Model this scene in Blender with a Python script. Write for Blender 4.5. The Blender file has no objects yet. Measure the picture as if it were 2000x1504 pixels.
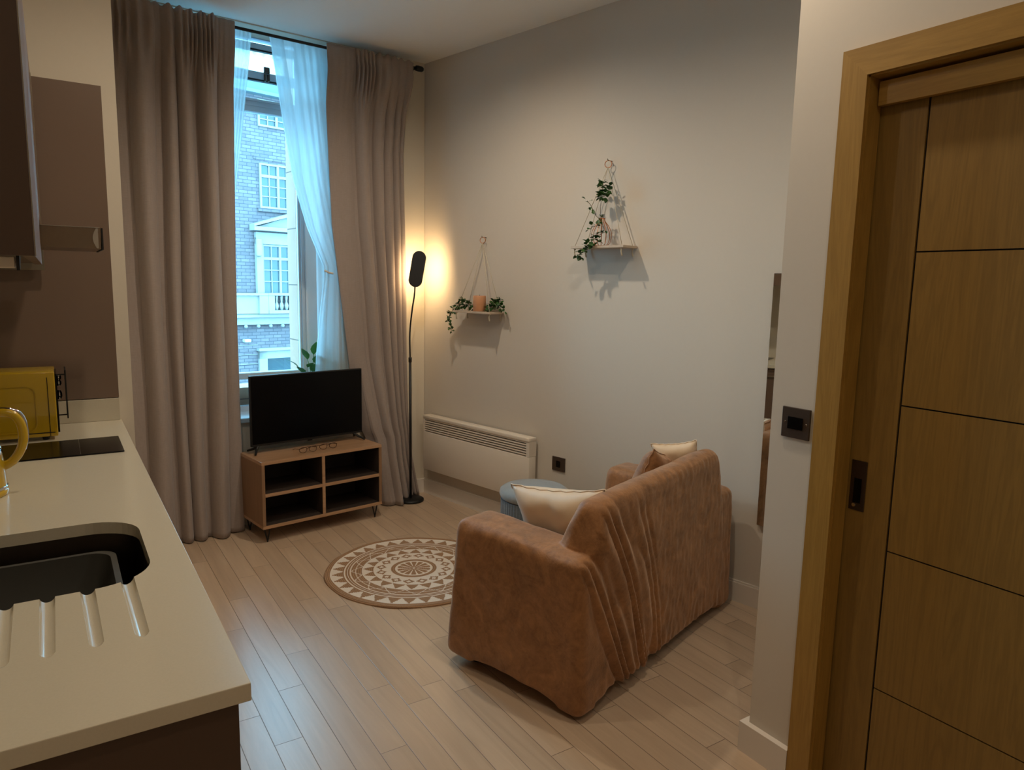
import bpy, bmesh, math, random
from mathutils import Vector, Matrix, noise
random.seed(7)
C = bpy.context.scene.collection
PI = math.pi

# ---------------------------------------------------------------- camera
YAW, PITCH, ROLL, FPX = math.radians(32.8988), math.radians(8.0583), math.radians(1.1244), 1383.56
fw = Vector((math.sin(YAW)*math.cos(PITCH), math.cos(YAW)*math.cos(PITCH), -math.sin(PITCH)))
rt = Vector((math.cos(YAW), -math.sin(YAW), 0))
up = rt.cross(fw)
r2 = rt*math.cos(ROLL) + up*math.sin(ROLL)
u2 = -rt*math.sin(ROLL) + up*math.cos(ROLL)
cam_data = bpy.data.cameras.new('camera')
cam_data.sensor_width = 36.0
cam_data.lens = 36.0*FPX/2000.0
cam_data.clip_start = 0.02
cam_data.clip_end = 300
cam = bpy.data.objects.new('camera', cam_data)
C.objects.link(cam)
cam.matrix_world = Matrix(((r2.x, u2.x, -fw.x, 0), (r2.y, u2.y, -fw.y, 0), (r2.z, u2.z, -fw.z, 1.48), (0, 0, 0, 1)))
bpy.context.scene.camera = cam

# ---------------------------------------------------------------- frames of the room
TH = math.radians(12.3715)                       # the right wall is turned 12 degrees
NR = Vector((math.cos(TH), math.sin(TH), 0))     # normal of the right wall (pointing out of the room)
TR = Vector((-math.sin(TH), math.cos(TH), 0))    # along the right wall, away from the camera
CR = 3.065
def RW(t, d, z):                                  # t along right wall, d off it into the room
    return NR*(CR-d) + TR*t + Vector((0, 0, z))
AW = math.atan2(0.0731, 0.9973)
WA = Vector((math.cos(AW), math.sin(AW), 0)); WB = Vector((-math.sin(AW), math.cos(AW), 0))
WO = Vector((0.938, 4.379, 0))
def WW(s, w, z):                                  # s along window wall, w outwards
    return WO + WA*s + WB*w + Vector((0, 0, z))
def sx(x, w=0):                                   # world x -> s
    return (x - WO.x + math.sin(AW)*w)/math.cos(AW)
FD, FN = Vector((math.cos(TH), math.sin(TH), 0)), Vector((-math.sin(TH), math.cos(TH), 0))
def FW(u, o, z):                                  # facade across the street, o towards us
    return FD*u + FN*(26-o) + Vector((0, 0, z))
ZC = 2.912
XD = 1.8065

# ---------------------------------------------------------------- light and exposure
vs = bpy.context.scene.view_settings
vs.view_transform = 'Standard'; vs.look = 'None'; vs.gamma = 1.0; vs.exposure = 0.38; vs.use_curve_mapping = False
w = bpy.data.worlds.new('world'); bpy.context.scene.world = w; w.use_nodes = True
nt = w.node_tree; nt.nodes.clear()
bg = nt.nodes.new('ShaderNodeBackground'); bg.inputs[0].default_value = (0.26, 0.66, 0.98, 1); bg.inputs[1].default_value = 13.5
nt.links.new(bg.outputs[0], nt.nodes.new('ShaderNodeOutputWorld').inputs[0])

def lamp(name, kind, loc, energy, col, **k):
    d = bpy.data.lights.new(name, kind); d.energy = energy; d.color = col
    for a, b in k.items(): setattr(d, a, b)
    o = bpy.data.objects.new(name, d); C.objects.link(o); o.location = loc
    return o
WARM = (1.0, 0.855, 0.67)
for i, (x, y, e) in enumerate(((1.406, 3.09, 42), (1.48, 1.62, 29), (0.30, 2.3, 20), (0.60, 0.1, 18), (0.85, -1.0, 7))):
    lamp('downlight_%s' % 'abcde'[i], 'SPOT', (x, y, ZC-0.02), e, WARM, spot_size=math.radians(164), spot_blend=0.8, shadow_soft_size=0.035)
po = lamp('window_portal', 'AREA', WW(0.07, 0.29, 1.76), 1.0, (1, 1, 1), shape='RECTANGLE', size=0.82, size_y=2.2)
po.rotation_euler = (math.radians(-90), 0, AW)
po.data.cycles.is_portal = True

# ---------------------------------------------------------------- material helpers
def srgb(r, g, b):
    f = lambda c: (c/255/12.92) if c/255 <= 0.04045 else ((c/255+0.055)/1.055)**2.4
    return (f(r), f(g), f(b), 1)
class NT:
    def __init__(s, name):
        s.m = bpy.data.materials.new(name); s.m.use_nodes = True; s.t = s.m.node_tree
        s.b = s.t.nodes['Principled BSDF']; s.out = s.t.nodes['Material Output']
    def n(s, typ, **k):
        x = s.t.nodes.new(typ)
        for a, b in k.items():
            if a[0] == '_': x.inputs[int(a[1:])].default_value = b
            else: setattr(x, a, b)
        return x
    def l(s, a, b): s.t.links.new(a, b)
    def math(s, op, a, b=None, c=None):
        x = s.n('ShaderNodeMath', operation=op)
        for i, v in enumerate((a, b, c)):
            if v is None: continue
            if isinstance(v, (int, float)): x.inputs[i].default_value = v
            else: s.l(v, x.inputs[i])
        return x.outputs[0]
    def mix(s, f, a, b):
        x = s.n('ShaderNodeMix', data_type='RGBA')
        for i, v in ((0, f), (6, a), (7, b)):
            if hasattr(v, 'links') or hasattr(v, 'is_linked'): s.l(v, x.inputs[i])
            else: x.inputs[i].default_value = v
        return x.outputs[2]
    def coord(s, scale=(1, 1, 1), rot=(0, 0, 0), kind='Object'):
        tc = s.n('ShaderNodeTexCoord'); mp = s.n('ShaderNodeMapping')
        mp.inputs['Scale'].default_value = scale; mp.inputs['Rotation'].default_value = rot
        s.l(tc.outputs[kind], mp.inputs[0]); return mp.outputs[0]
    def noise(s, vec, scale, detail=3, rough=0.5, dist=0):
        x = s.n('ShaderNodeTexNoise'); x.inputs['Scale'].default_value = scale; x.inputs['Detail'].default_value = detail
        x.inputs['Roughness'].default_value = rough; x.inputs['Distortion'].default_value = dist
        s.l(vec, x.inputs['Vector']); return x.outputs['Fac']
    def bump(s, h, strength=0.2, dist=0.01):
        x = s.n('ShaderNodeBump'); x.inputs['Strength'].default_value = strength; x.inputs['Distance'].default_value = dist
        s.l(h, x.inputs['Height']); s.l(x.outputs[0], s.b.inputs['Normal'])
def flat(name, col, rough=0.6, metal=0.0, nscale=30, var=0.06, bump=0.0, coat=0.0, sheen=0.0, emit=None, estr=0):
    q = NT(name); v = q.coord()
    f = q.noise(v, nscale)
    c2 = tuple(min(1, c*(1-var*2)) for c in col[:3])+(1,)
    c3 = tuple(min(1, c*(1+var)) for c in col[:3])+(1,)
    q.l(q.mix(f, c2, c3), q.b.inputs['Base Color'])
    q.b.inputs['Roughness'].default_value = rough; q.b.inputs['Metallic'].default_value = metal
    q.b.inputs['Coat Weight'].default_value = coat; q.b.inputs['Sheen Weight'].default_value = sheen
    if bump: q.bump(f, bump)
    if emit: q.b.inputs['Emission Color'].default_value = emit; q.b.inputs['Emission Strength'].default_value = estr
    return q.m
def wood(name, c1, c2, axis='Z', rough=0.45, scale=1.0, bump=0.08, space='Object'):
    q = NT(name)
    sc = {'Z': (9, 9, 0.55), 'X': (0.55, 9, 9), 'Y': (9, 0.55, 9)}[axis]
    v = q.coord(scale=tuple(a*scale for a in sc), kind=space)
    a = q.noise(v, 1.4, 6, 0.6, 1.6)
    v2 = q.coord(scale=tuple(a*scale*7 for a in sc), kind=space)
    b = q.noise(v2, 3, 3, 0.6)
    wv = q.n('ShaderNodeMath', operation='SINE'); q.l(q.math('MULTIPLY', a, 38), wv.inputs[0])
    rings = q.math('MULTIPLY_ADD', wv.outputs[0], 0.14, 0.4)
    f = q.math('ADD', q.math('MULTIPLY', rings, 0.75), q.math('MULTIPLY', b, 0.5))
    q.l(q.mix(f, c1, c2), q.b.inputs['Base Color'])
    q.b.inputs['Roughness'].default_value = rough
    q.bump(f, bump, 0.002)
    return q.m

M = {}
M['wall'] = flat('wall_paint', srgb(206, 196, 182), 0.85, nscale=60, var=0.01, bump=0.02)
M['wall_win'] = flat('wall_paint_cream', srgb(214, 203, 184), 0.85, nscale=60, var=0.01, bump=0.02)
M['ceil'] = flat('ceiling_paint', srgb(240, 236, 228), 0.9, nscale=40, var=0.01)
M['trimw'] = flat('white_gloss_paint', srgb(222, 212, 200), 0.4, nscale=20, var=0.01)
M['oak'] = wood('oak_door_wood', srgb(106, 79, 29), srgb(146, 112, 50), 'Z', 0.5)
M['oakf'] = wood('oak_frame_wood', srgb(130, 95, 34), srgb(176, 136, 64), 'Z', 0.4)
M['oakh'] = wood('oak_head_wood', srgb(130, 95, 34), srgb(176, 136, 64), 'Y', 0.4)
M['black'] = flat('matt_black', srgb(9, 9, 9), 0.5, nscale=80, var=0.1)
M['blackgl'] = flat('gloss_black', srgb(2, 2, 4), 0.22, nscale=4, var=0.01)
M['blackgl'].node_tree.nodes['Principled BSDF'].inputs['Specular IOR Level'].default_value = 0.22
M['steel'] = flat('brushed_steel', srgb(146, 130, 112), 0.3, 1.0, nscale=60, var=0.05)
M['darksteel'] = flat('dark_brushed_steel', srgb(92, 80, 70), 0.35, 1.0, nscale=60, var=0.08)
M['bronze'] = flat('bronze_plate', srgb(86, 72, 62), 0.38, 0.6, nscale=90, var=0.1)
M['chrome'] = flat('chrome', srgb(210, 208, 204), 0.08, 1.0, nscale=5, var=0.01)
M['brown'] = flat('brown_laminate', srgb(104, 80, 62), 0.42, nscale=200, var=0.03)
M['brownd'] = flat('dark_brown_laminate', srgb(74, 54, 40), 0.45, nscale=200, var=0.03)
M['splash'] = flat('brown_glass', srgb(116, 95, 80), 0.32, nscale=3, var=0.02, coat=0.3)
M['alu'] = flat('aluminium_edge', srgb(150, 140, 122), 0.35, 0.8, nscale=80, var=0.05)
M['quartz'] = flat('cream_quartz', srgb(200, 190, 168), 0.22, nscale=260, var=0.03, coat=0.2)
M['yellow'] = flat('yellow_enamel', srgb(190, 154, 22), 0.25, nscale=5, var=0.02, coat=0.5)
M['greyplastic'] = flat('dark_grey_plastic', srgb(68, 66, 60), 0.5, nscale=50, var=0.05)
M['curtain'] = None
M['candle'] = flat('copper_candle_glass', srgb(208, 148, 106), 0.35, nscale=8, var=0.12)
M['board'] = flat('whitewashed_board', srgb(196, 176, 154), 0.6, nscale=25, var=0.1)
M['rope'] = flat('cream_cord', srgb(205, 192, 168), 0.9, nscale=300, var=0.15)
M['leaf'] = flat('ivy_leaf', srgb(52, 92, 34), 0.5, nscale=70, var=0.4)
M['leafl'] = flat('light_green_leaf', srgb(96, 150, 84), 0.5, nscale=40, var=0.25)
M['stem'] = flat('brown_stem', srgb(86, 66, 40), 0.7, nscale=80, var=0.1)
M['copper'] = flat('rose_gold_wire', srgb(200, 130, 88), 0.3, 0.9, nscale=10, var=0.02)
M['heater'] = flat('white_enamel', srgb(224, 212, 196), 0.4, nscale=10, var=0.01)
M['velvetblue'] = flat('grey_blue_velvet', srgb(140, 147, 150), 0.75, nscale=40, var=0.08, sheen=0.6)
M['pleat'] = flat('blue_grey_pleats', srgb(96, 108, 118), 0.8, nscale=120, var=0.2, sheen=0.4)
M['satin'] = flat('cream_satin', srgb(226, 200, 168), 0.45, nscale=18, var=0.05, sheen=0.3)
M['mirror'] = flat('mirror_glass', srgb(225, 228, 226), 0.02, 1.0, nscale=1, var=0.0)
M['dark'] = flat('dark_gap', srgb(14, 9, 6), 0.9, nscale=10, var=0.02)
M['jute'] = None
M['reveal'] = flat('white_reveal_paint', srgb(242, 244, 244), 0.35, nscale=10, var=0.01)
M['pvc'] = flat('window_paint_blue_haze', srgb(190, 205, 216), 0.45, nscale=10, var=0.02)  # white paint with the bluish daylight haze mixed into its colour
M['glow'] = flat('lamp_panel', (1, 0.8, 0.5, 1), 0.5, emit=(1.0, 0.70, 0.36, 1), estr=38)
M['walnut'] = flat('tortoise_plastic', srgb(78, 48, 26), 0.35, nscale=120, var=0.3)
M['soil'] = flat('white_ceramic', srgb(210, 208, 200), 0.35, nscale=30, var=0.03)

q = NT('curtain_linen'); v = q.coord(scale=(1, 1, 1))
a = q.noise(q.coord(scale=(40, 40, 700)), 1, 2); b = q.noise(q.coord(scale=(500, 500, 12)), 1, 2)
f = q.math('MULTIPLY', q.math('ADD', a, b), 0.5)
q.l(q.mix(f, srgb(136, 122, 114), srgb(172, 157, 148)), q.b.inputs['Base Color'])
q.b.inputs['Roughness'].default_value = 0.9; q.b.inputs['Sheen Weight'].default_value = 0.2
q.bump(f, 0.15, 0.001)
M['curtain'] = q.m

q = NT('sheer_voile')
tr = q.n('ShaderNodeBsdfTransparent'); tl = q.n('ShaderNodeBsdfTranslucent'); df = q.n('ShaderNodeBsdfDiffuse')
f = q.noise(q.coord(scale=(160, 160, 3)), 1, 2)
col = q.mix(f, srgb(205, 220, 226), srgb(226, 238, 242))
q.l(col, tl.inputs[0]); q.l(col, df.inputs[0])
m1 = q.n('ShaderNodeMixShader'); m1.inputs[0].default_value = 0.65; q.l(df.outputs[0], m1.inputs[1]); q.l(tl.outputs[0], m1.inputs[2])
m2 = q.n('ShaderNodeMixShader'); m2.inputs[0].default_value = 0.74; q.l(tr.outputs[0], m2.inputs[1]); q.l(m1.outputs[0], m2.inputs[2])
q.l(m2.outputs[0], q.out.inputs[0]); M['sheer'] = q.m

q = NT('window_glass')
tr = q.n('ShaderNodeBsdfTransparent'); gl = q.n('ShaderNodeBsdfGlossy'); gl.inputs['Roughness'].default_value = 0.02
fr = q.n('ShaderNodeFresnel'); fr.inputs[0].default_value = 1.45; tr.inputs[0].default_value = (0.93, 0.97, 0.97, 1)
ms = q.n('ShaderNodeMixShader'); q.l(fr.outputs[0], ms.inputs[0]); q.l(tr.outputs[0], ms.inputs[1]); q.l(gl.outputs[0], ms.inputs[2])
q.l(ms.outputs[0], q.out.inputs[0]); M['glass'] = q.m

# planks: run along Y, 91 mm wide
q = NT('pale_oak_planks'); tc = q.n('ShaderNodeTexCoord'); sp = q.n('ShaderNodeSeparateXYZ'); q.l(tc.outputs['Object'], sp.inputs[0])
rx = q.math('DIVIDE', q.math('SUBTRACT', sp.outputs[0], 0.5126-0.0914*60), 0.0914)
row = q.math('FLOOR', rx); fx = q.math('SUBTRACT', rx, row)
wn = q.n('ShaderNodeTexWhiteNoise', noise_dimensions='1D'); q.l(row, wn.inputs['W'])
ry = q.math('ADD', q.math('DIVIDE', sp.outputs[1], 0.86), q.math('MULTIPLY', wn.outputs[0], 7.3))
colm = q.math('FLOOR', ry); fy = q.math('SUBTRACT', ry, colm)
wn2 = q.n('ShaderNodeTexWhiteNoise', noise_dimensions='2D'); cb = q.n('ShaderNodeCombineXYZ'); q.l(row, cb.inputs[0]); q.l(colm, cb.inputs[1]); q.l(cb.outputs[0], wn2.inputs['Vector'])
ex = q.math('MULTIPLY', q.math('MINIMUM', fx, q.math('SUBTRACT', 1.0, fx)), 0.0914)
ey = q.math('MULTIPLY', q.math('MINIMUM', fy, q.math('SUBTRACT', 1.0, fy)), 0.86)
edge = q.math('MINIMUM', ex, ey)
gap = q.math('SUBTRACT', 1.0, q.math('SMOOTH_MIN', q.math('DIVIDE', edge, 0.0016), 1.0, 0.1))
gapc = q.n('ShaderNodeClamp'); q.l(gap, gapc.inputs[0])
off = q.n('ShaderNodeCombineXYZ'); q.l(q.math('MULTIPLY', wn2.outputs[0], 13.0), off.inputs[0])
va = q.n('ShaderNodeVectorMath', operation='ADD'); q.l(q.coord(scale=(14, 1.1, 14)), va.inputs[0]); q.l(off.outputs[0], va.inputs[1])
g = q.noise(va.outputs[0], 1.5, 5, 0.6, 1.2)
base = q.mix(g, srgb(176, 150, 124), srgb(218, 193, 165))
tint = q.mix(wn2.outputs[0], (0.86, 0.84, 0.82, 1), (1, 1, 1, 1))
mu = q.n('ShaderNodeMix', data_type='RGBA', blend_type='MULTIPLY'); mu.inputs[0].default_value = 1; q.l(base, mu.inputs[6]); q.l(tint, mu.inputs[7])
q.l(q.mix(gapc.outputs[0], mu.outputs[2], srgb(70, 52, 40)), q.b.inputs['Base Color'])
q.b.inputs['Roughness'].default_value = 0.33; q.b.inputs['Coat Weight'].default_value = 0.35; q.b.inputs['Coat Roughness'].default_value = 0.3
q.bump(q.math('SUBTRACT', q.math('MULTIPLY', g, 0.15), gapc.outputs[0]), 0.35, 0.0015)
M['floor'] = q.m

q = NT('jute_braid'); tc = q.n('ShaderNodeTexCoord'); wv = q.n('ShaderNodeTexWave', wave_type='RINGS', rings_direction='Z')
wv.inputs['Scale'].default_value = 34; wv.inputs['Distortion'].default_value = 1.2; wv.inputs['Detail Scale'].default_value = 6
q.l(tc.outputs['Object'], wv.inputs['Vector']); nn = q.noise(tc.outputs['Object'], 260, 2)
f = q.math('MULTIPLY', q.math('ADD', wv.outputs['Fac'], nn), 0.5)
q.l(q.mix(f, srgb(104, 72, 48), srgb(188, 150, 114)), q.b.inputs['Base Color']); q.b.inputs['Roughness'].default_value = 0.95
q.bump(f, 0.5, 0.003); M['jute'] = q.m
M['ruglight'] = flat('white_cotton', srgb(226, 214, 200), 0.95, nscale=240, var=0.08, bump=0.3)

q = NT('brown_velvet'); v = q.coord()
f = q.noise(v, 9, 6, 0.65, 1.4); f2 = q.noise(v, 55, 4, 0.7, 0.6)
ff = q.math('ADD', q.math('MULTIPLY', f, 0.7), q.math('MULTIPLY', f2, 0.35))
fc = q.n('ShaderNodeClamp'); q.l(q.math('MULTIPLY_ADD', ff, 2.0, -0.55), fc.inputs[0])
q.l(q.mix(fc.outputs[0], srgb(100, 64, 32), srgb(184, 128, 78)), q.b.inputs['Base Color'])
q.b.inputs['Roughness'].default_value = 0.62; q.b.inputs['Sheen Weight'].default_value = 0.7
q.b.inputs['Sheen Roughness'].default_value = 0.4; q.b.inputs['Sheen Tint'].default_value = (0.9, 0.66, 0.5, 1)
q.bump(f2, 0.25, 0.006); M['velvet'] = q.m

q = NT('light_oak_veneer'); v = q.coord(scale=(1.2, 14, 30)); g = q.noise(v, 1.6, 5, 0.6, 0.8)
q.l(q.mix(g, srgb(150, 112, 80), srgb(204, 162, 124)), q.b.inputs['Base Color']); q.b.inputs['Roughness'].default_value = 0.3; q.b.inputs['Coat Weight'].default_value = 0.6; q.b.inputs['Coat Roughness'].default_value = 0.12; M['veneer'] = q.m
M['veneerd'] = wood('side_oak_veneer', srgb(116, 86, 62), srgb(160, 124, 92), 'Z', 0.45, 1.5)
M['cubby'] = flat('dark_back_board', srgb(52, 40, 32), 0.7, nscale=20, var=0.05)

q = NT('pale_facade_brick'); br = q.n('ShaderNodeTexBrick'); q.l(q.coord(scale=(1, 1, 1), rot=(math.radians(90), 0, 0)), br.inputs['Vector'])
br.inputs['Scale'].default_value = 1.0; br.inputs['Brick Width'].default_value = 0.34; br.inputs['Row Height'].default_value = 0.125
br.inputs['Mortar Size'].default_value = 0.012; br.inputs['Color1'].default_value = srgb(90, 80, 82); br.inputs['Color2'].default_value = srgb(108, 96, 97)
br.inputs['Mortar'].default_value = srgb(62, 58, 66); q.l(br.outputs[0], q.b.inputs['Base Color']); q.b.inputs['Roughness'].default_value = 0.9; M['brick'] = q.m
M['glarestone'] = flat('stone_painted_glare', srgb(232, 230, 214), 0.85, nscale=3, var=0.06)  # near-white colour carries the overexposed glare of the attic stone
M['slate'] = flat('blue_grey_lead', srgb(96, 112, 118), 0.6, nscale=3, var=0.08)
M['stone'] = flat('pale_portland_stone', srgb(142, 136, 130), 0.85, nscale=3, var=0.08, bump=0.05)
q = NT('jamb_stone'); sp = q.n('ShaderNodeSeparateXYZ'); q.l(q.coord(), sp.inputs[0])
zz = q.math('FRACT', q.math('DIVIDE', sp.outputs[2], 0.362)); jn = q.math('LESS_THAN', zz, 0.02)
n_ = q.noise(q.coord(), 3, 4); q.l(q.mix(jn, q.mix(n_, srgb(150, 112, 90), srgb(172, 132, 108)), srgb(96, 72, 62)), q.b.inputs['Base Color'])
q.b.inputs['Roughness'].default_value = 0.9; M['jamb'] = q.m
M['paneglass'] = flat('street_window_glass', srgb(60, 76, 82), 0.12, nscale=0.6, var=0.3)
M['asphalt'] = flat('street_asphalt', srgb(120, 122, 124), 0.9)

# ---------------------------------------------------------------- mesh helpers
def link(name, me, mats, parent=None, smooth=False):
    o = bpy.data.objects.new(name, me); C.objects.link(o)
    for m in (mats if isinstance(mats, (list, tuple)) else [mats]): me.materials.append(m)
    if parent is not None: o.parent = parent
    if smooth:
        for p in me.polygons: p.use_smooth = True
    return o
class MB:
    def __init__(s): s.bm = bmesh.new()
    def box(s, x0, x1, y0, y1, z0, z1, bev=0, f=None, seg=2):
        b = bmesh.new(); bmesh.ops.create_cube(b, size=1)
        for v in b.verts: v.co = Vector(((x0+x1)/2+v.co.x*(x1-x0), (y0+y1)/2+v.co.y*(y1-y0), (z0+z1)/2+v.co.z*(z1-z0)))
        if bev: bmesh.ops.bevel(b, geom=b.edges[:], offset=bev, segments=seg, affect='EDGES', profile=0.5)
        s._add(b, f); return s
    def _add(s, b, f=None):
        if f:
            for v in b.verts: v.co = f(*v.co)
        me = bpy.data.meshes.new('t'); b.to_mesh(me); b.free(); s.bm.from_mesh(me); bpy.data.meshes.remove(me)
    def prism(s, pts, h0, h1, f=None):         # pts (a,b) polygon extruded along third
        b = bmesh.new(); lo = [b.verts.new((x, y, h0)) for x, y in pts]; hi = [b.verts.new((x, y, h1)) for x, y in pts]
        n = len(pts); b.faces.new(lo[::-1]); b.faces.new(hi)
        for i in range(n): b.faces.new((lo[i], lo[(i+1) % n], hi[(i+1) % n], hi[i]))
        s._add(b, f); return s
    def tube(s, pts, r, seg=8, cap=True):
        pts = [Vector(p) for p in pts]; n = len(pts); rr = r if isinstance(r, (list, tuple)) else [r]*n
        b = bmesh.new(); rings = []
        d0 = (pts[1]-pts[0]).normalized(); ref = Vector((0, 0, 1)) if abs(d0.z) < 0.9 else Vector((1, 0, 0))
        nrm = d0.cross(ref).normalized()
        for i in range(n):
            d = (pts[min(i+1, n-1)]-pts[max(i-1, 0)]).normalized()
            nrm = (nrm - d*nrm.dot(d)).normalized(); bi = d.cross(nrm)
            rings.append([b.verts.new(pts[i]+(nrm*math.cos(2*PI*k/seg)+bi*math.sin(2*PI*k/seg))*rr[i]) for k in range(seg)])
        for i in range(n-1):
            for k in range(seg): b.faces.new((rings[i][k], rings[i][(k+1) % seg], rings[i+1][(k+1) % seg], rings[i+1][k]))
        if cap: b.faces.new(rings[0][::-1]); b.faces.new(rings[-1])
        s._add(b); return s
    def lathe(s, prof, c=(0, 0, 0), seg=32, fn=None, f=None):
        b = bmesh.new(); rings = []
        for r, z in prof:
            rings.append([b.verts.new(Vector(c)+Vector((max(r, 1e-5)*(fn(k/seg) if fn else 1)*math.cos(2*PI*k/seg), max(r, 1e-5)*(fn(k/seg) if fn else 1)*math.sin(2*PI*k/seg), z))) for k in range(seg)])
        for i in range(len(prof)-1):
            for k in range(seg): b.faces.new((rings[i][k], rings[i][(k+1) % seg], rings[i+1][(k+1) % seg], rings[i+1][k]))
        b.faces.new(rings[0][::-1]); b.faces.new(rings[-1]); bmesh.ops.remove_doubles(b, verts=b.verts[:], dist=1e-4)
        s._add(b, f); return s
    def done(s, name, mats, parent=None, smooth=False, mw=None):
        bmesh.ops.recalc_face_normals(s.bm, faces=s.bm.faces[:])
        if parent is not None:
            inv = wmat(parent).inverted()
            s.bm.transform(inv)
        me = bpy.data.meshes.new(name); s.bm.to_mesh(me); s.bm.free()
        o = link(name, me, mats, parent, smooth)
        if smooth == 'auto':
            pass
        return o
def wmat(o):
    m = o.matrix_local.copy() if False else (Matrix.Translation(o.location) @ o.rotation_euler.to_matrix().to_4x4())
    return (wmat(o.parent) @ m) if o.parent else m
def thing(name, label, cat, loc=(0, 0, 0), rz=0, group=None):
    o = bpy.data.objects.new(name, None); C.objects.link(o); o.location = loc; o.rotation_euler = (0, 0, rz)
    o['label'] = label; o['category'] = cat; o.empty_display_size = 0.05
    if group: o['group'] = group
    return o
def tag(o, label, cat, group=None):
    o['label'] = label; o['category'] = cat
    if group: o['group'] = group
    return o
def struct(o, label=None):
    o['kind'] = 'structure'
    if label: o['label'] = label
    return o
def recenter(o):
    me = o.data; cs = [v.co for v in me.vertices]
    c = sum(cs, Vector())/len(cs); c.z = min(v.z for v in cs)
    me.transform(Matrix.Translation(-c)); o.location = o.location + c
    return o
def auto(o, ang=35):
    for p in o.data.polygons: p.use_smooth = True
    o.data.set_sharp_from_angle(angle=math.radians(ang)); return o
def evaluate(o):
    dg = bpy.context.evaluated_depsgraph_get(); e = o.evaluated_get(dg)
    me = bpy.data.meshes.new_from_object(e); old = o.data; o.modifiers.clear(); o.data = me
    return o

# ---------------------------------------------------------------- the room shell
cornR = Vector((2.155, 4.468, 0))
P1 = RW(0.705, 0, 0)
floorpts = [(-0.41, -1.6), (XD+0.1, -1.6), (XD+0.1, 1.345), (P1.x, 1.345), (cornR.x+0.02, cornR.y+0.02), (0.255, 4.345), (0.255, 3.29), (-0.41, 3.29)]
struct(MB().prism(floorpts, -0.06, 0).done('floor', M['floor']), 'pale oak plank floor of narrow boards')
struct(MB().prism(floorpts, ZC, ZC+0.06).done('ceiling', M['ceil']))
struct(MB().prism([(-0.13, 0.5), (0, 0.5), (0, 4.6-0.25), (-0.13, 4.6)], 0, ZC, lambda a, b, z: RW(b if b > 1 else 0.69, a, z)).done('wall_right', M['wall']))
# (wall_right spans from the nib to the window corner)
struct(MB().box(XD+0.1, P1.x+0.12, 1.245, 1.345, 0, ZC).done('wall_nib', M['wall']))
m = MB(); DY0, DY1, DZ = 0.22, 1.1295, 2.031
m.box(XD, XD+0.10, DY1, 1.345, 0, ZC); m.box(XD, XD+0.10, DY0, DY1, DZ+0.012, ZC); m.box(XD, XD+0.10, -1.6, DY0, 0, ZC)
struct(m.done('wall_door', M['wall']))
struct(MB().box(-0.53, -0.41, -1.6, 3.41, 0, ZC).done('wall_left', M['wall_win']))
struct(MB().box(-0.41, 0.255, 3.29, 3.41, 0, ZC).done('wall_end', M['wall_win']))
struct(MB().box(0.135, 0.255, 3.41, 4.325, 0, ZC).done('wall_return', M['wall_win']))
struct(MB().box(-0.53, XD+0.1, -1.72, -1.6, 0, ZC).done('wall_back', M['wall']))
# window wall with the opening
SL, SR, ZS, ZT = -0.30, 0.433, 0.660, 2.905
RL, RR = -0.42, 0.60
m = MB()
def wbox(m, s0, s1, w0, w1, z0, z1, bev=0): m.box(s0, s1, w0, w1, z0, z1, bev, lambda a, b, c: WW(a, b, c))
wbox(m, -0.80, RL, 0, 0.27, 0, ZC); wbox(m, RR, 1.22, 0, 0.27, 0, ZC); wbox(m, RL, RR, 0, 0.27, 0, ZS-0.03)
wbox(m, RL, RR, 0, 0.27, ZT, ZC)
struct(m.done('wall_far', M['wall_win']))
m = MB(); wbox(m, -1.5, SL-0.02, 0.272, 0.43, -4.5, 6); wbox(m, SR-0.005, 2.0, 0.272, 0.43, -4.5, 6); wbox(m, SL-0.02, SR, 0.272, 0.46, -4.5, 0.80)
wbox(m, SL-0.02, SR, 0.272, 0.43, 3.02, 6)
struct(m.done('wall_exterior', M['jamb']), 'outer stone jamb and wall around the tall window')
struct(MB().prism([(-30, 4.9), (30, 4.9), (40, 60), (-20, 60)], -4.7, -4.5).done('ground', M['asphalt']))
m = MB()
m.prism([(SR+0.0205, 0.2), (RR-0.0005, -0.004), (RR-0.0005, 0.2)], ZS, ZT, lambda a, b, c: WW(a, b, c))
m.prism([(SL-0.0205, 0.2), (RL+0.0005, -0.004), (RL+0.0005, 0.2)], ZS, ZT, lambda a, b, c: WW(a, b, c))
wp = struct(m.done('trim_1', M['reveal']), 'white painted reveals of the window')
m = MB(); m.box(RL-0.0, RR, -0.03, 0.205, ZS-0.03, ZS, 0.006, lambda a, b, c: WW(a, b, c))
struct(m.done('trim_2', M['pvc']), 'white window sill')
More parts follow.
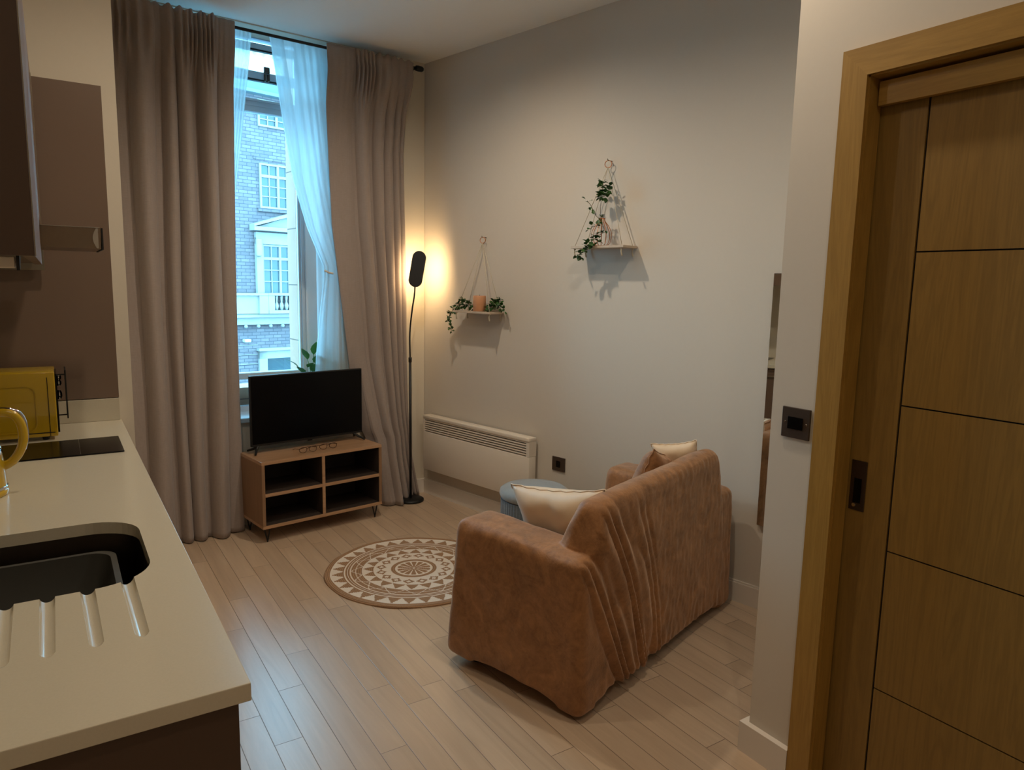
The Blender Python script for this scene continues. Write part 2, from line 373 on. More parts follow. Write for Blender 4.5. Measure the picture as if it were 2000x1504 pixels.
# window
win = bpy.data.objects.new('window_1', None); C.objects.link(win); struct(win, 'tall white sash window between the curtains')
m = MB(); W0, W1 = 0.20, 0.27
wbox(m, SR, SR+0.167, W0+0.001, W1, ZS, ZT); wbox(m, SL-0.12, SL, W0+0.001, W1, ZS, ZT)
wbox(m, SL, SR, W0, W1, ZT-0.006, ZT); wbox(m, SL, SR, W0, W1, ZS, ZS+0.03)
wbox(m, SR-0.012, SR+0.001, W0+0.02, W0+0.045, ZS, ZT); wbox(m, SR+0.02, SR+0.028, W0-0.008, W0, ZS, ZT)
m.done('window_frame', M['pvc'], win)
for z0, z1, nm in ((2.843, 2.876, 'upper_rail'), (2.672, 2.715, 'meeting_rail'), (2.480, 2.552, 'transom'), (0.862, 0.901, 'bottom_rail')):
    m = MB(); wbox(m, SL, SR, W0-0.002, W1-0.004, z0, z1, 0.004)
    if nm == 'transom':
        wbox(m, SL, SR, W0-0.014, W0, z1-0.012, z1); wbox(m, SL, SR, W0-0.010, W0, z1-0.04, z1-0.03)
    o = m.done(nm, M['pvc'], win)
    if nm in ('upper_rail', 'meeting_rail'):
        m = MB(); wbox(m, SL, SR, W0+0.0, W0+0.03, z0-0.010, z0-0.0005); m.done('rubber_seal', M['black'], o)
    if nm == 'meeting_rail':
        m = MB(); wbox(m, 0.222, 0.258, W0-0.02, W0-0.003, z1-0.006, z1+0.03, 0.004); wbox(m, 0.225, 0.235, W0-0.02, W0-0.003, z0-0.008, z1-0.012); wbox(m, 0.245, 0.255, W0-0.02, W0-0.003, z0-0.008, z1-0.012)
        m.done('latch', M['bronze'], win)
m = MB(); wbox(m, SL, SR, 0.233, 0.237, ZS+0.02, ZT-0.02); m.done('pane', M['glass'], win)

# baseboards
m = MB(); m.box(0.705, 3.95, 0.0, 0.015, 0, 0.094, 0.0, lambda a, b, c: RW(a, b, c)); m.box(0.705, 3.95, 0.0, 0.010, 0.094, 0.103, 0.0, lambda a, b, c: RW(a, b, c))
struct(m.done('baseboard_right', M['trimw']))
m = MB(); m.prism([(XD-0.0005, 1.19), (XD-0.022, 1.19), (XD-0.022, 1.367), (P1.x-0.02, 1.367), (P1.x-0.02, 1.3455), (XD-0.0005, 1.3455)], 0, 0.100)
struct(m.done('baseboard_nib', M['trimw']))
m = MB(); wbox(m, -0.68, 1.22, -0.015, 0, 0, 0.10); struct(m.done('baseboard_far', M['trimw']))

# ---------------------------------------------------------------- door and its frame
t = bpy.data.objects.new('door_1', None); C.objects.link(t); struct(t, 'oak pocket door with grooved panels')
XF = XD+0.052
m = MB()
gz = [0.131+0.262, 0.785, 1.185, 1.583]
gy = 0.990
m.box(XF, XF+0.004+0.03, gy+0.003, 1.127, 0.008, 1.995)
zs = [0.008, 0.388, 0.785, 1.185, 1.583, 1.995]
zs = [0.008] + [z for z in (0.388, 0.785, 1.185, 1.583)] + [1.995]
for i in range(5):
    m.box(XF, XF+0.034, DY0-0.02, gy-0.003, zs[i]+(0.002 if i else 0), zs[i+1]-(0.002 if i < 4 else 0))
m.box(XF+0.006, XF+0.03, DY0-0.02, gy+0.01, 0.008, 1.995)
m.done('door_leaf', M['oak'], t)
m = MB(); m.box(XF+0.0052, XF+0.0058, DY0, gy+0.0029, 0.01, 1.99); m.done('groove', M['dark'], t)
h = MB(); h.box(XF-0.003, XF+0.0, 1.062, 1.110-0.003, 0.873, 1.015, 0.0012).done('pull_plate', M['darksteel'], t)
m = MB(); m.box(XF-0.0045, XF-0.0032, 1.074, 1.095, 0.895, 0.965, 0.0); m.done('finger_recess', M['blackgl'], t)
m = MB(); m.lathe([(0.006, 0), (0.005, 0.002)], seg=12, f=lambda a, b, c: Vector((XF-0.004-c, 1.091+a, 0.888+b))); m.done('pull_knob', M['chrome'], t)
fr = bpy.data.objects.new('trim_3', None); C.objects.link(fr); struct(fr, 'oak architrave around the pocket door')
AY0, AY1, AZ0, AZ1 = 1.117, 1.189, 2.030, 2.102
AT = 0.020
# mitred architrave: jamb and head
m = MB(); m.prism([(AY0, 0), (AY1, 0), (AY1, AZ1), (AY0, AZ0)], XD-AT, XD+0.001, lambda a, b, c: Vector((c, a, b))); m.done('jamb_casing', M['oakf'], fr)
m = MB(); m.prism([(AY0, AZ0), (AY1, AZ1), (DY0-0.08, AZ1), (DY0-0.01, AZ0)], XD-AT, XD+0.001, lambda a, b, c: Vector((c, a, b))); m.done('head_casing', M['oakh'], fr)
m = MB(); m.prism([(DY0-0.01, 0), (DY0-0.08, 0), (DY0-0.08, AZ1), (DY0-0.01, AZ0)], XD-AT, XD+0.001, lambda a, b, c: Vector((c, a, b))); m.done('jamb_casing', M['oakf'], fr)
m = MB(); m.box(XD-0.01, XD+0.046, AY0-0.004, AY0+0.012, 0, AZ0+0.01); m.box(XD-0.01, XD+0.10, DY0-0.01, DY0, 0, AZ0); m.done('door_lining', M['oakf'], fr)
m = MB(); m.box(XD-0.01, XD+0.10, DY0, AY0, AZ0-0.004, AZ0+0.012); m.done('head_lining', M['oakh'], fr)
m = MB(); m.box(XD+0.022, XD+0.040, DY0, AY0-0.010, 1.957, 2.017, 0.001); m.done('pelmet_strip', M['oakh'], fr)
m = MB(); m.box(XD+0.0865, XD+0.10, DY0-0.03, 1.2, 0, 2.05); m.done('pocket_back', M['dark'], fr)

# ---------------------------------------------------------------- kitchen
def extract_bool(o, cutters, op='DIFFERENCE'):
    for c in cutters:
        md = o.modifiers.new('b', 'BOOLEAN'); md.object = c; md.operation = op; md.solver = 'EXACT'
    evaluate(o)
    for c in cutters:
        me = c.data; bpy.data.objects.remove(c); bpy.data.meshes.remove(me)
    return o
def rrect(x0, x1, y0, y1, r, n=8):
    pts = []
    for cx, cy, a0 in ((x1-r, y1-r, 0), (x0+r, y1-r, 90), (x0+r, y0+r, 180), (x1-r, y0+r, 270)):
        for k in range(n+1):
            a = math.radians(a0+90*k/n); pts.append((cx+r*math.cos(a), cy+r*math.sin(a)))
    return pts
t = thing('worktop', 'cream quartz kitchen worktop with sink cut-out and four draining grooves', 'worktop', (-0.1, 2.1, 0.872))
m = MB(); m.box(-0.408, 0.209, 1.005, 3.288, 0.872, 0.900, 0.0015)
o = m.done('slab', M['quartz'])
cuts = []
SINK = rrect(-0.36, 0.137, 1.478, 1.897, 0.105, 10)
cuts.append(MB().prism(SINK, 0.85, 0.95).done('c', M['quartz']))
for x0, x1 in ((0.089, 0.091), (0.022, 0.026), (-0.041, -0.040), (-0.103, -0.099), (-0.165, -0.160), (-0.227, -0.22)):
    mm = MB(); mm.tube([(x0, 1.52, 0.9035), (x0, 1.47, 0.9035), (x1, 1.25, 0.9065), (x1, 1.228, 0.915)], 0.0125, 36); cuts.append(mm.done('c', M['quartz']))
extract_bool(o, cuts)
o.data.transform(wmat(t).inverted()); o.parent = t
m = MB(); m.box(-0.408, 0.204, 3.270, 3.288, 0.9005, 0.990, 0.001); m.done('upstand', M['quartz'], t)

t = thing('kitchen_sink', 'dark undermounted sink bowl sunk into cream worktop', 'sink', (-0.11, 1.69, 0.70))
b = bmesh.new(); rings = []
for z, inset in ((0.8715, 0.004), (0.80, 0.008), (0.725, 0.02), (0.705, 0.05)):
    pts = rrect(-0.36-0.006+inset, 0.137+0.006-inset, 1.472+inset, 1.903-inset, 0.105, 10); rings.append([b.verts.new((x, y, z)) for x, y in pts])
for i in range(3):
    n = len(rings[0])
    for k in range(n): b.faces.new((rings[i][k], rings[i][(k+1) % n], rings[i+1][(k+1) % n], rings[i+1][k]))
b.faces.new(rings[-1]); mm = MB(); mm.bm = b
o = mm.done('bowl', M['darksteel'], t); auto(o, 50)
MB().lathe([(0.045, 0.7055), (0.045, 0.709), (0.02, 0.708)], (-0.1, 1.68, 0), 24).done('drain', M['steel'], t)

# washing-up basin standing in the sink: wavy rim
t = thing('washing_up_basin', 'dark grey plastic basin with a wavy rim standing inside the sink', 'basin', (-0.12, 1.70, 0.712))
def basin_pt(k, n, r_in, z, wave):
    pts = rrect(-0.335+r_in, 0.088-r_in, 1.535+r_in, 1.850-r_in, 0.045, 8); x, y = pts[k % len(pts)]
    zz = z
    if wave:
        zz += 0.022*max(0, min(1, (0.055-abs(x+0.06))/0.05+0.5))*(1 if y > 1.7 else 0.6)
    return (x, y, zz)
def basin(name, lev, mat, par):
    b = bmesh.new(); N = 36; R = []
    for r_in, z, wv_ in lev: R.append([b.verts.new(basin_pt(k, N, r_in, z, wv_)) for k in range(N)])
    for i in range(len(R)-1):
        for k in range(N): b.faces.new((R[i][k], R[i][(k+1) % N], R[i+1][(k+1) % N], R[i+1][k]))
    return b, R
b, R = basin('x', [(0.03, 0.7125, 0), (0.012, 0.74, 0), (0.006, 0.836, 1), (0.0, 0.838, 1), (0.0, 0.845, 1), (0.012, 0.845, 1), (0.018, 0.74, 0), (0.036, 0.7165, 0)], None, None)
b.faces.new(R[0][::-1]); b.faces.new(R[-1]); mm = MB(); mm.bm = b; o = mm.done('tub', M['greyplastic'], t); auto(o, 40)

t = thing('base_cabinet', 'dark brown kitchen base cabinet run under the cream worktop', 'cabinet', (-0.1, 2.1, 0))
m = MB(); m.box(-0.405, 0.192, 1.022, 3.285, 0.0, 0.15); m.box(-0.405, 0.165, 1.04, 3.285, 0.15, 0.69); m.box(-0.405, 0.165, 1.92, 3.285, 0.69, 0.868); m.box(-0.405, 0.165, 1.022, 1.46, 0.69, 0.868)
m.done('carcass', M['brownd'], t)
MB().box(-0.405, 0.193, 1.016, 1.036, 0.0, 0.871, 0.0008).done('end_panel', M['brownd'], t)
for y0, y1 in ((1.038, 1.598), (1.602, 2.198), (2.202, 2.798), (2.802, 3.284)):
    d_ = MB().box(0.168, 0.187, y0, y1, 0.152, 0.862, 0.001).done('cabinet_door', M['brown'], t)
    MB().box(0.188, 0.200, y0+0.12, y1-0.12, 0.80, 0.812, 0.002).done('handle', M['steel'], d_)

t = thing('hob', 'black glass induction hob set into the cream worktop', 'hob', (-0.1, 2.78, 0.9))
MB().box(-0.35, 0.172, 2.648, 2.910, 0.9005, 0.905, 0.0015).done('glass_plate', M['blackgl'], t)
m = MB(); m.box(0.046, 0.0468, 2.650, 2.908, 0.9051, 0.9054); m.done('zone_line', M['alu'], t)

o = MB().box(-0.408, 0.204, 3.277, 3.288, 0.993, 2.208, 0.0008).done('splashback', M['splash'])
tag(recenter(o), 'glossy brown glass splashback panel on the end wall above upstand', 'splashback')

t = thing('wall_cabinet', 'tall dark brown wall cabinet run above the worktop, top left', 'cabinet', (-0.2, 2.3, 1.513))
m = MB(); m.box(-0.405, -0.042, 1.495, 2.63, 1.516, 2.208); m.box(-0.405, -0.042, 2.63, 3.20, 1.64, 2.208); m.done('carcass', M['brownd'], t)
MB().box(-0.405, -0.022, 1.478, 1.494, 1.513, 2.215, 0.0008).done('end_panel', M['brownd'], t)
MB().box(-0.408, -0.0195, 3.225, 3.241, 1.500, 2.208, 0.0005).done('end_panel', M['alu'], t)
for y0, y1 in ((1.497, 2.05), (2.054, 2.626)):
    MB().box(-0.0405, -0.0215, y0, y1, 1.513, 2.207, 0.0008).done('cabinet_door', M['brown'], t)
MB().box(-0.0405, -0.0215, 2.63, 3.222, 1.66, 2.207, 0.0008).done('cabinet_door', M['brown'], t)
MB().box(-0.0212, -0.0195, 1.4785, 1.4945, 1.513, 2.215).done('edge_strip', M['alu'], t)

t = thing('cabinet_light', 'slim white strip light fixed under the dark wall cabinet', 'light', (-0.2, 1.6, 1.49))
MB().box(-0.33, -0.052, 1.52, 1.56, 1.492, 1.512, 0.002).done('housing', M['heater'], t)
MB().prism([(1.52, 1.5135), (1.52, 1.488), (1.60, 1.5135)], -0.050, -0.045, lambda a, b, c: Vector((c, a, b))).done('end_cap', M['black'], t)
MB().box(-0.15, -0.11, 1.517, 1.5195, 1.5045, 1.5068).done('switch', M['black'], t)

t = thing('extractor_hood', 'brushed steel extractor hood visor pulled out below the wall cabinet', 'extractor hood', (-0.1, 3.0, 1.568))
m = MB(); m.prism([(-0.38, 1.568), (0.140, 1.568), (0.142, 1.633), (-0.38, 1.633)], 2.66, 3.0, lambda a, b, c: Vector((a, c, b))); o = m.done('visor', M['steel'], t)
m = MB()
arc = [(0.128+0.010*math.sin(PI*k/10)*-1, 1.569+0.063*k/10) for k in range(11)]
m.prism(arc+[(0.1335, 1.632), (0.1335, 1.569)], 2.655, 2.6595, lambda a, b, c: Vector((a, c, b))); m.done('highlight_strip', M['chrome'], t)  # chrome strip shaped as the bright reflection near the visor's end
MB().box(0.1425, 0.1475, 2.66, 3.0, 1.566, 1.634).done('front_strip', M['black'], t)
MB().box(-0.38, 0.139, 2.658, 3.0, 1.6335, 1.6355).done('top_edge', M['chrome'], t)

# mini oven
t = thing('mini_oven', 'yellow enamel mini oven behind the hob, glass door facing the room', 'oven', (-0.2, 3.1, 0.9))
o = MB().box(-0.39, -0.012, 2.962, 3.150, 0.913, 1.144, 0.004, seg=3).done('body', M['yellow'], t); auto(o)
m = MB(); m.box(-0.036, -0.034, 2.9605, 2.9618, 0.915, 1.125); m.done('seam', M['dark'], t)
def ringplate(pts_out, pts_in, y0, y1, m):
    b = bmesh.new(); n = len(pts_out)
    A = [b.verts.new((x, y0, z)) for x, z in pts_out]; B = [b.verts.new((x, y0, z)) for x, z in pts_in]
    A2 = [b.verts.new((x, y1, z)) for x, z in pts_out]; B2 = [b.verts.new((x, y1, z)) for x, z in pts_in]
    for k in range(n):
        j = (k+1) % n
        b.faces.new((A[k], A[j], B[j], B[k])); b.faces.new((A2[k], B2[k], B2[j], A2[j])); b.faces.new((A[k], A2[k], A2[j], A[j])); b.faces.new((B[k], B[j], B2[j], B2[k]))
    m._add(b)
m = MB(); ringplate(rrect(-0.34, -0.070, 0.932, 1.098, 0.03), rrect(-0.336, -0.074, 0.936, 1.094, 0.027), 2.9595, 2.9622, m); m.done('embossed_panel', M['yellow'], t)
m = MB(); m.box(-0.12, -0.02, 2.9607, 2.962, 0.926, 0.929); m.done('side_slot', M['dark'], t)
m = MB(); m.box(-0.012, -0.006, 2.97, 3.145, 0.925, 1.135, 0.001); m.done('oven_door', M['blackgl'], t)
m = MB(); m.box(0.0185, 0.023, 2.975, 3.10, 0.972, 1.146); m.box(-0.008, 0.019, 2.985, 2.99, 0.982, 0.986); m.box(-0.008, 0.019, 2.985, 2.99, 1.128, 1.132); m.done('handle', M['black'], t)
for z in (1.118, 1.098, 1.055):
    r_ = 0.017 if z < 1.09 else 0.011
    o = MB().lathe([(r_, 0), (r_*0.95, 0.010), (r_*0.4, 0.014)], seg=20, f=lambda a, b, c: Vector((-0.006+c, 3.01+a, z+b))).done('knob', M['chrome'], t, True)
for x in (-0.36, -0.05):
    for y in (2.985, 3.125): MB().lathe([(0.01, 0.9005), (0.012, 0.914)], (x, y, 0), 12).done('foot', M['black'], t)

# kettle
kx, ky = -0.215, 2.28
t = thing('kettle', 'yellow retro kettle with chrome band at the left edge of the worktop', 'kettle', (kx, ky, 0.9))
o = MB().lathe([(0.082, 0.918), (0.084, 0.93), (0.080, 0.99), (0.070, 1.05), (0.058, 1.095), (0.05, 1.11), (0.0, 1.125)], (kx, ky, 0), 48).done('body', M['yellow'], t, True)
MB().lathe([(0.084, 0.9005), (0.086, 0.904), (0.086, 0.914), (0.082, 0.9175)], (kx, ky, 0), 48).done('base', M['yellow'], t, True)
MB().lathe([(0.0842, 0.9175), (0.0850, 0.919), (0.0850, 0.923), (0.0842, 0.925)], (kx, ky, 0), 48).done('chrome_ring', M['chrome'], t, True)
m = MB(); m.lathe([(0.0772, 1.01), (0.0785, 1.0105), (0.0745, 1.0375), (0.073, 1.038)], (kx, ky, 0), 48); m.done('chrome_band', M['chrome'], t, True)
hx, hy = kx+0.045, ky-0.01
hd = [(kx+0.04, ky, 1.105), (kx+0.075, ky, 1.119), (kx+0.105, ky, 1.113), (kx+0.122, ky, 1.088), (kx+0.126, ky, 1.05), (kx+0.118, ky, 1.015), (kx+0.098, ky, 0.985), (kx+0.074, ky, 0.972)]
def smooth_path(p, n=5):
    p = [Vector(a) for a in p]; out = []
    for i in range(len(p)-1):
        a, b, c, d = p[max(i-1, 0)], p[i], p[i+1], p[min(i+2, len(p)-1)]
        for k in range(n):
            u = k/n; out.append(0.5*((2*b)+(-a+c)*u+(2*a-5*b+4*c-d)*u*u+(-a+3*b-3*c+d)*u**3))
    out.append(p[-1]); return out
o = MB().tube(smooth_path(hd), 0.0115, 14).done('handle', M['yellow'], t, True)
MB().tube(smooth_path([(x+0.0085*(1 if i > 1 else 0.3), y, z+0.0085*(1 if i < 4 else 0)) for i, (x, y, z) in enumerate(hd)][:6]), 0.0045, 8).done('chrome_inlay', M['chrome'], t, True)
MB().lathe([(0.018, 1.118), (0.02, 1.13), (0.012, 1.14)], (kx, ky, 0), 24).done('lid_knob', M['chrome'], t, True)

# ---------------------------------------------------------------- window dressing
WR = -0.10
t = thing('curtain_rod', 'thin dark curtain rod with a finial above the window', 'curtain rod', WW(0.2, WR, 2.84))
MB().tube([WW(sx(0.34), WR, 2.84), WW(sx(2.045), WR, 2.84)], 0.0085, 12).done('pole', M['black'], t, True)
MB().lathe([(0.009, 0), (0.016, 0.004), (0.018, 0.02), (0.017, 0.045), (0.012, 0.055), (0.001, 0.058)], seg=20, f=lambda a, b, c: WW(sx(2.030)+c, WR+a, 2.84+b)).done('finial', M['black'], t, True)
for s in (sx(0.385), sx(2.012)):
    m = MB(); m.box(s-0.009, s+0.009, WR-0.012, -0.001, 2.825, 2.832, 0, lambda a, b, c: WW(a, b, c)); m.box(s-0.010, s+0.010, -0.008, -0.0005, 2.79, 2.87, 0, lambda a, b, c: WW(a, b, c)); m.done('bracket', M['black'], t)
def interp(tab, z):
    tab = sorted(tab)
    if z <= tab[0][0]: return tab[0][1]
    for (a, va), (b, vb) in zip(tab, tab[1:]):
        if z <= b:
            u = (z-a)/(b-a); u = u*u*(3-2*u) if len(tab) > 99 else u
            return va+(vb-va)*u
    return tab[-1][1]
def sheet(name, f, nu, nv, mat, parent, thick=0.002, smooth=True):
    b = bmesh.new(); g = [[b.verts.new(f(i/nu, j/nv)) for i in range(nu+1)] for j in range(nv+1)]
    for j in range(nv):
        for i in range(nu): b.faces.new((g[j][i], g[j][i+1], g[j+1][i+1], g[j+1][i]))
    m = MB(); m.bm = b; o = m.done(name, mat, parent, smooth)
    if thick:
        md = o.modifiers.new('s', 'SOLIDIFY'); md.thickness = thick; md.offset = 0
    return o
def bump_profile(u, bounds, amps):
    for k in range(len(bounds)-1):
        if u <= bounds[k+1] or k == len(bounds)-2:
            q_ = (u-bounds[k])/(bounds[k+1]-bounds[k]); q_ = max(0, min(1, q_))
            return amps[k]*(math.sin(PI*q_)**0.62), q_
def curtain_fn(ltab, rtab, bounds, amps, base, gather, seed, extra=None):
    def f(u, v):
        z = 0.006 + (2.866-0.006)*v
        x0, x1 = interp(ltab, z), interp(rtab, z)
        top = max(0, (z-2.36)/0.5)**2.2
        uu = u + 0.012*math.sin(z*2.3+u*9+seed)*(1-top)
        dep, _ = bump_profile(max(0, min(1, uu)), bounds, amps)
        if u < 0.0001 or u > 0.9999: dep = 0
        ga = gather(u)*(0.5+0.5*math.sin(u*(92+20*math.sin(u*7+seed))))
        d = dep*(1-0.75*top) + 0.028*ga*top
        if z > 2.825: d = 0.012+0.012*ga*math.sin((z-2.80)*40)
        elif z > 2.79: d = d*0.4+0.010
        w_ = base(z, u) - d + 0.004*noise.noise(Vector((u*14, z*1.5, seed)))
        tb = max(0, min(1, (z-2.50)/0.26)); tb = tb*tb*(3-2*tb)
        w_ = w_*(1-tb)+(WR-0.012-0.032*ga*(1 if z < 2.80 else 0.5)-dep*0.25)*tb
        zz = z + (0.008*math.sin(u*71+seed)*gather(u) if z > 2.85 else 0)
        return WW(sx(x0+(x1-x0)*u), w_, zz)
    return f
# left curtain
t = thing('curtain', 'taupe floor-length curtain hanging left of the window', 'curtain', WW(sx(0.6), -0.12, 0), 0, 'pair of taupe curtains on the dark rod')
Lf = curtain_fn([(0, 0.30), (2.9, 0.305)], [(0, 0.868), (1.6, 0.885), (2.9, 0.912)],
    [0, 0.14, 0.33, 0.385, 0.50, 0.645, 0.69, 0.86, 1.0], [0.006, 0.075, 0.0, 0.055, 0.060, 0.0, 0.085, 0.018],
    lambda z, u: -0.075 - 0.045*max(0, 1-z/1.2), lambda u: 1.0 if u < 0.82 else 0.15, 1.3)
sheet('drape', Lf, 260, 90, M['curtain'], t)
# right curtain
t = thing('curtain', 'taupe floor-length curtain on the right, warmly lit by the floor lamp', 'curtain', WW(sx(1.8), -0.12, 0), 0, 'pair of taupe curtains on the dark rod')
def rb(z, u):
    k = max(0, 1-z/1.0)
    fwd = math.exp(-((u-0.32)/0.30)**2)
    keep = 1 if u > 0.15 else u/0.15
    return -0.062 + 0.012*min(1, (2.9-z)) - 0.13*k*fwd*keep + 0.02*k*(1 if u < 0.12 else 0)
Rf = curtain_fn([(0, 1.715), (0.46, 1.69), (0.50, 1.665), (0.93, 1.577), (1.82, 1.472), (2.9, 1.430)], [(0, 2.09), (0.3, 2.03), (0.63, 2.0), (1.65, 1.978), (2.3, 1.962), (2.86, 2.005)],
    [0, 0.30, 0.345, 0.53, 0.58, 0.72, 0.84, 0.93, 1.0], [0.014, 0.0, 0.052, 0.0, 0.045, 0.036, 0.030, 0.020], rb, lambda u: 1.0 if u > 0.30 else 0.15, 4.1)
sheet('drape', Rf, 260, 90, M['curtain'], t)

# sheers
def sheer_fn(ltab, rtab, z0, z1, seed, amp=0.012, freq=8, tie=None):
    def f(u, v):
        z = z0+(z1-z0)*v
        a, b_ = interp(ltab, z), interp(rtab, z)
        d = amp*math.sin(u*freq*2*PI+seed+0.6*math.sin(z)+2.2*math.sin(u*7+seed))*(0.35+0.65*abs(math.sin(u*5+seed)))
        if tie: d *= 0.35+0.65*min(1, abs(z-tie)/0.5)
        return WW(sx(a+(b_-a)*u), -0.035+d*0.8, z)
    return f
t = thing('sheer_curtain', 'white voile sheer gathered beside the left taupe curtain', 'sheer curtain', WW(sx(0.95), -0.04, 0.6), 0, 'white voile sheers in the window')
sheet('voile', sheer_fn([(0, 0.80), (2.9, 0.83)], [(0.5, 0.82), (1.3, 0.83), (1.81, 0.885), (2.3, 0.955), (2.7, 1.008), (2.81, 1.02), (2.85, 1.025)], 0.56, 2.852, 0.5, 0.010, 7), 110, 60, M['sheer'], t, 0)
t = thing('sheer_curtain', 'white voile sheer tied back on the right side of the window', 'sheer curtain', WW(sx(1.4), -0.04, 0.6), 0, 'white voile sheers in the window')
ltab = [(0.55, 1.33), (1.009, 1.359), (1.30, 1.392), (1.50, 1.420), (1.57, 1.418), (1.8, 1.318), (2.065, 1.24), (2.4, 1.185), (2.82, 1.127), (2.86, 1.12)]
sheet('voile', sheer_fn(ltab, [(0, 1.74), (0.9, 1.72), (1.8, 1.60), (2.86, 1.52)], 0.56, 2.852, 2.1, 0.007, 7, 1.54), 140, 80, M['sheer'], t, 0)
sheet('inner_panel', lambda u, v: WW(sx(1.392+0.30*u), 0.004+0.005*math.sin(u*31+math.sin(v*3))-0.006*math.sin(u*13), 0.60+2.24*v), 70, 30, M['sheer'], t, 0)
fold = lambda u, v: (lambda z: WW(sx(interp(ltab, z)+0.0+0.075*u*(0.4+0.6*min(1, abs(z-1.54)/0.8)), 0), -0.052-0.01*math.sin(u*PI*2), z))(0.58+(2.85-0.58)*v)
sheet('folded_edge', fold, 12, 80, M['sheer'], t, 0)
m = MB(); m.tube(smooth_path([WW(sx(1.418), -0.056, 1.545), WW(sx(1.445), -0.062, 1.532), WW(sx(1.475), -0.05, 1.528)]), 0.006, 8); m.done('tie_back', M['ruglight'], t, True)

# ---------------------------------------------------------------- plant on the sill
pc = WW(0.455, 0.11, ZS)
t = thing('potted_plant', 'green leafy plant on the window sill behind the television', 'plant', pc)
MB().lathe([(0.035, 0.0015), (0.05, 0.09), (0.053, 0.09), (0.048, 0.085)], pc, 28).done('pot', M['soil'], t, True)
def leaf(b, base, d, upv, L, Wd, cup=0.15, lobes=False):
    d = d.normalized(); side = d.cross(upv)
    if side.length < 1e-3: side = d.cross(Vector((1, 0, 0)))
    side.normalize(); nn = side.cross(d)
    prof = [(0, 0.05), (0.18, 0.62), (0.4, 1.0), (0.65, 0.82), (0.85, 0.4), (1, 0.02)]
    Ls, Ms, Rs = [], [], []
    for a, w_ in prof:
        c = base + d*L*a + nn*(-0.25*L*a*a)
        Ms.append(b.verts.new(c)); Ls.append(b.verts.new(c+side*Wd*w_*0.5+nn*cup*Wd*w_*0.5)); Rs.append(b.verts.new(c-side*Wd*w_*0.5+nn*cup*Wd*w_*0.5))
    for i in range(5):
        b.faces.new((Ls[i], Ms[i], Ms[i+1], Ls[i+1])); b.faces.new((Ms[i], Rs[i], Rs[i+1], Ms[i+1]))
random.seed(11)
b = bmesh.new(); ms = MB()
specs = [(0.05, -0.04, 0.16), (0.06, -0.05, 0.24), (-0.01, -0.08, 0.28), (-0.06, -0.08, 0.10), (-0.10, -0.10, 0.12), (-0.12, -0.02, 0.10), (-0.07, -0.05, 0.21), (-0.04, -0.03, 0.30), (0.01, -0.05, 0.27), (-0.02, -0.07, 0.22), (-0.09, 0.0, 0.25), (0.03, 0.0, 0.20), (-0.05, -0.08, 0.16), (0.0, -0.03, 0.33)]
for a, c, hgt in specs:
    p = pc+WA*a+WB*c+Vector((0, 0, hgt+0.02))
    ms.tube(smooth_path([pc+Vector((0, 0, 0.07)), pc+WA*a*0.35+WB*c*0.35+Vector((0, 0, 0.07+hgt*0.55)), p]), 0.0022, 6)
    dd = (WA*a+WB*c+Vector((0, 0, 0.10))).normalized()
    leaf(b, p, dd, Vector((0, 0, 1)), 0.10, 0.052)
    leaf(b, p-Vector((0, 0, 0.05)), (WA*random.uniform(-1, 1)-WB*0.5+Vector((0, 0, 0.4))), Vector((0, 0, 1)), 0.09, 0.046)
L_ = pc+WA*-0.155+WB*-0.06+Vector((0, 0, 0.235)); ms.tube(smooth_path([pc+Vector((0, 0, 0.07)), pc+WA*-0.05+WB*-0.05+Vector((0, 0, 0.20)), L_]), 0.0022, 6)
leaf(b, L_, WA*-1+Vector((0, 0, 0.15)), Vector((0, 0, 1)), 0.09, 0.05)
mm = MB(); mm.bm = b; mm.done('leaves', M['leafl'], t, True); ms.done('stems', M['leafl'], t, True)

# ---------------------------------------------------------------- TV stand
ca = math.radians(8.995)
t = thing('tv_stand', 'low oak-effect open TV stand with four cubbies on hairpin legs', 'tv stand', (0.918, 3.963, 0), ca)
LW, LD, Z0, Z1 = 0.769, 0.315, 0.086, 0.474
T = 0.018
def tv(x, y, z): return Vector((0.918, 3.963, 0)) + Vector((math.cos(ca)*x-math.sin(ca)*y, math.sin(ca)*x+math.cos(ca)*y, z))
m = MB(); m.box(0, LW, 0, LD, Z1-T, Z1, 0.001, tv); m.done('top', M['veneer'], t)
m = MB(); m.box(0, LW, 0, LD, Z0, Z0+T, 0.001, tv); m.done('bottom', M['veneer'], t)
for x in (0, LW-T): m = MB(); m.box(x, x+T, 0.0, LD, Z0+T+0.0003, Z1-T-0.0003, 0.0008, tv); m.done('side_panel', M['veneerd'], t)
m = MB(); m.box(LW/2-T/2-0.01, LW/2+T/2-0.01, 0.0, LD-0.01, Z0+T+0.0003, Z1-T-0.0003, 0.0008, tv); m.done('divider', M['veneer'], t)
zm = (Z0+Z1)/2
for x0, x1 in ((T+0.0003, LW/2-T/2-0.0103), (LW/2+T/2-0.0097, LW-T-0.0003)):
    m = MB(); m.box(x0, x1, 0.0, LD-0.01, zm-T/2, zm+T/2, 0.0008, tv); m.done('shelf', M['veneer'], t)
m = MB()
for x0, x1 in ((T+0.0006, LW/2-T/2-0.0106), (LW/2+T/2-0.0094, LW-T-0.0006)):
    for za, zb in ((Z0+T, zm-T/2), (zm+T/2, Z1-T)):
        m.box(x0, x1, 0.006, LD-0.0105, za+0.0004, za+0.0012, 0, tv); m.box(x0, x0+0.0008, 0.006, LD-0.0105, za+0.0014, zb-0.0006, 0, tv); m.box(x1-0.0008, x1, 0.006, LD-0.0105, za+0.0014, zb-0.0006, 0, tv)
m.done('dark_lining', M['cubby'], t)
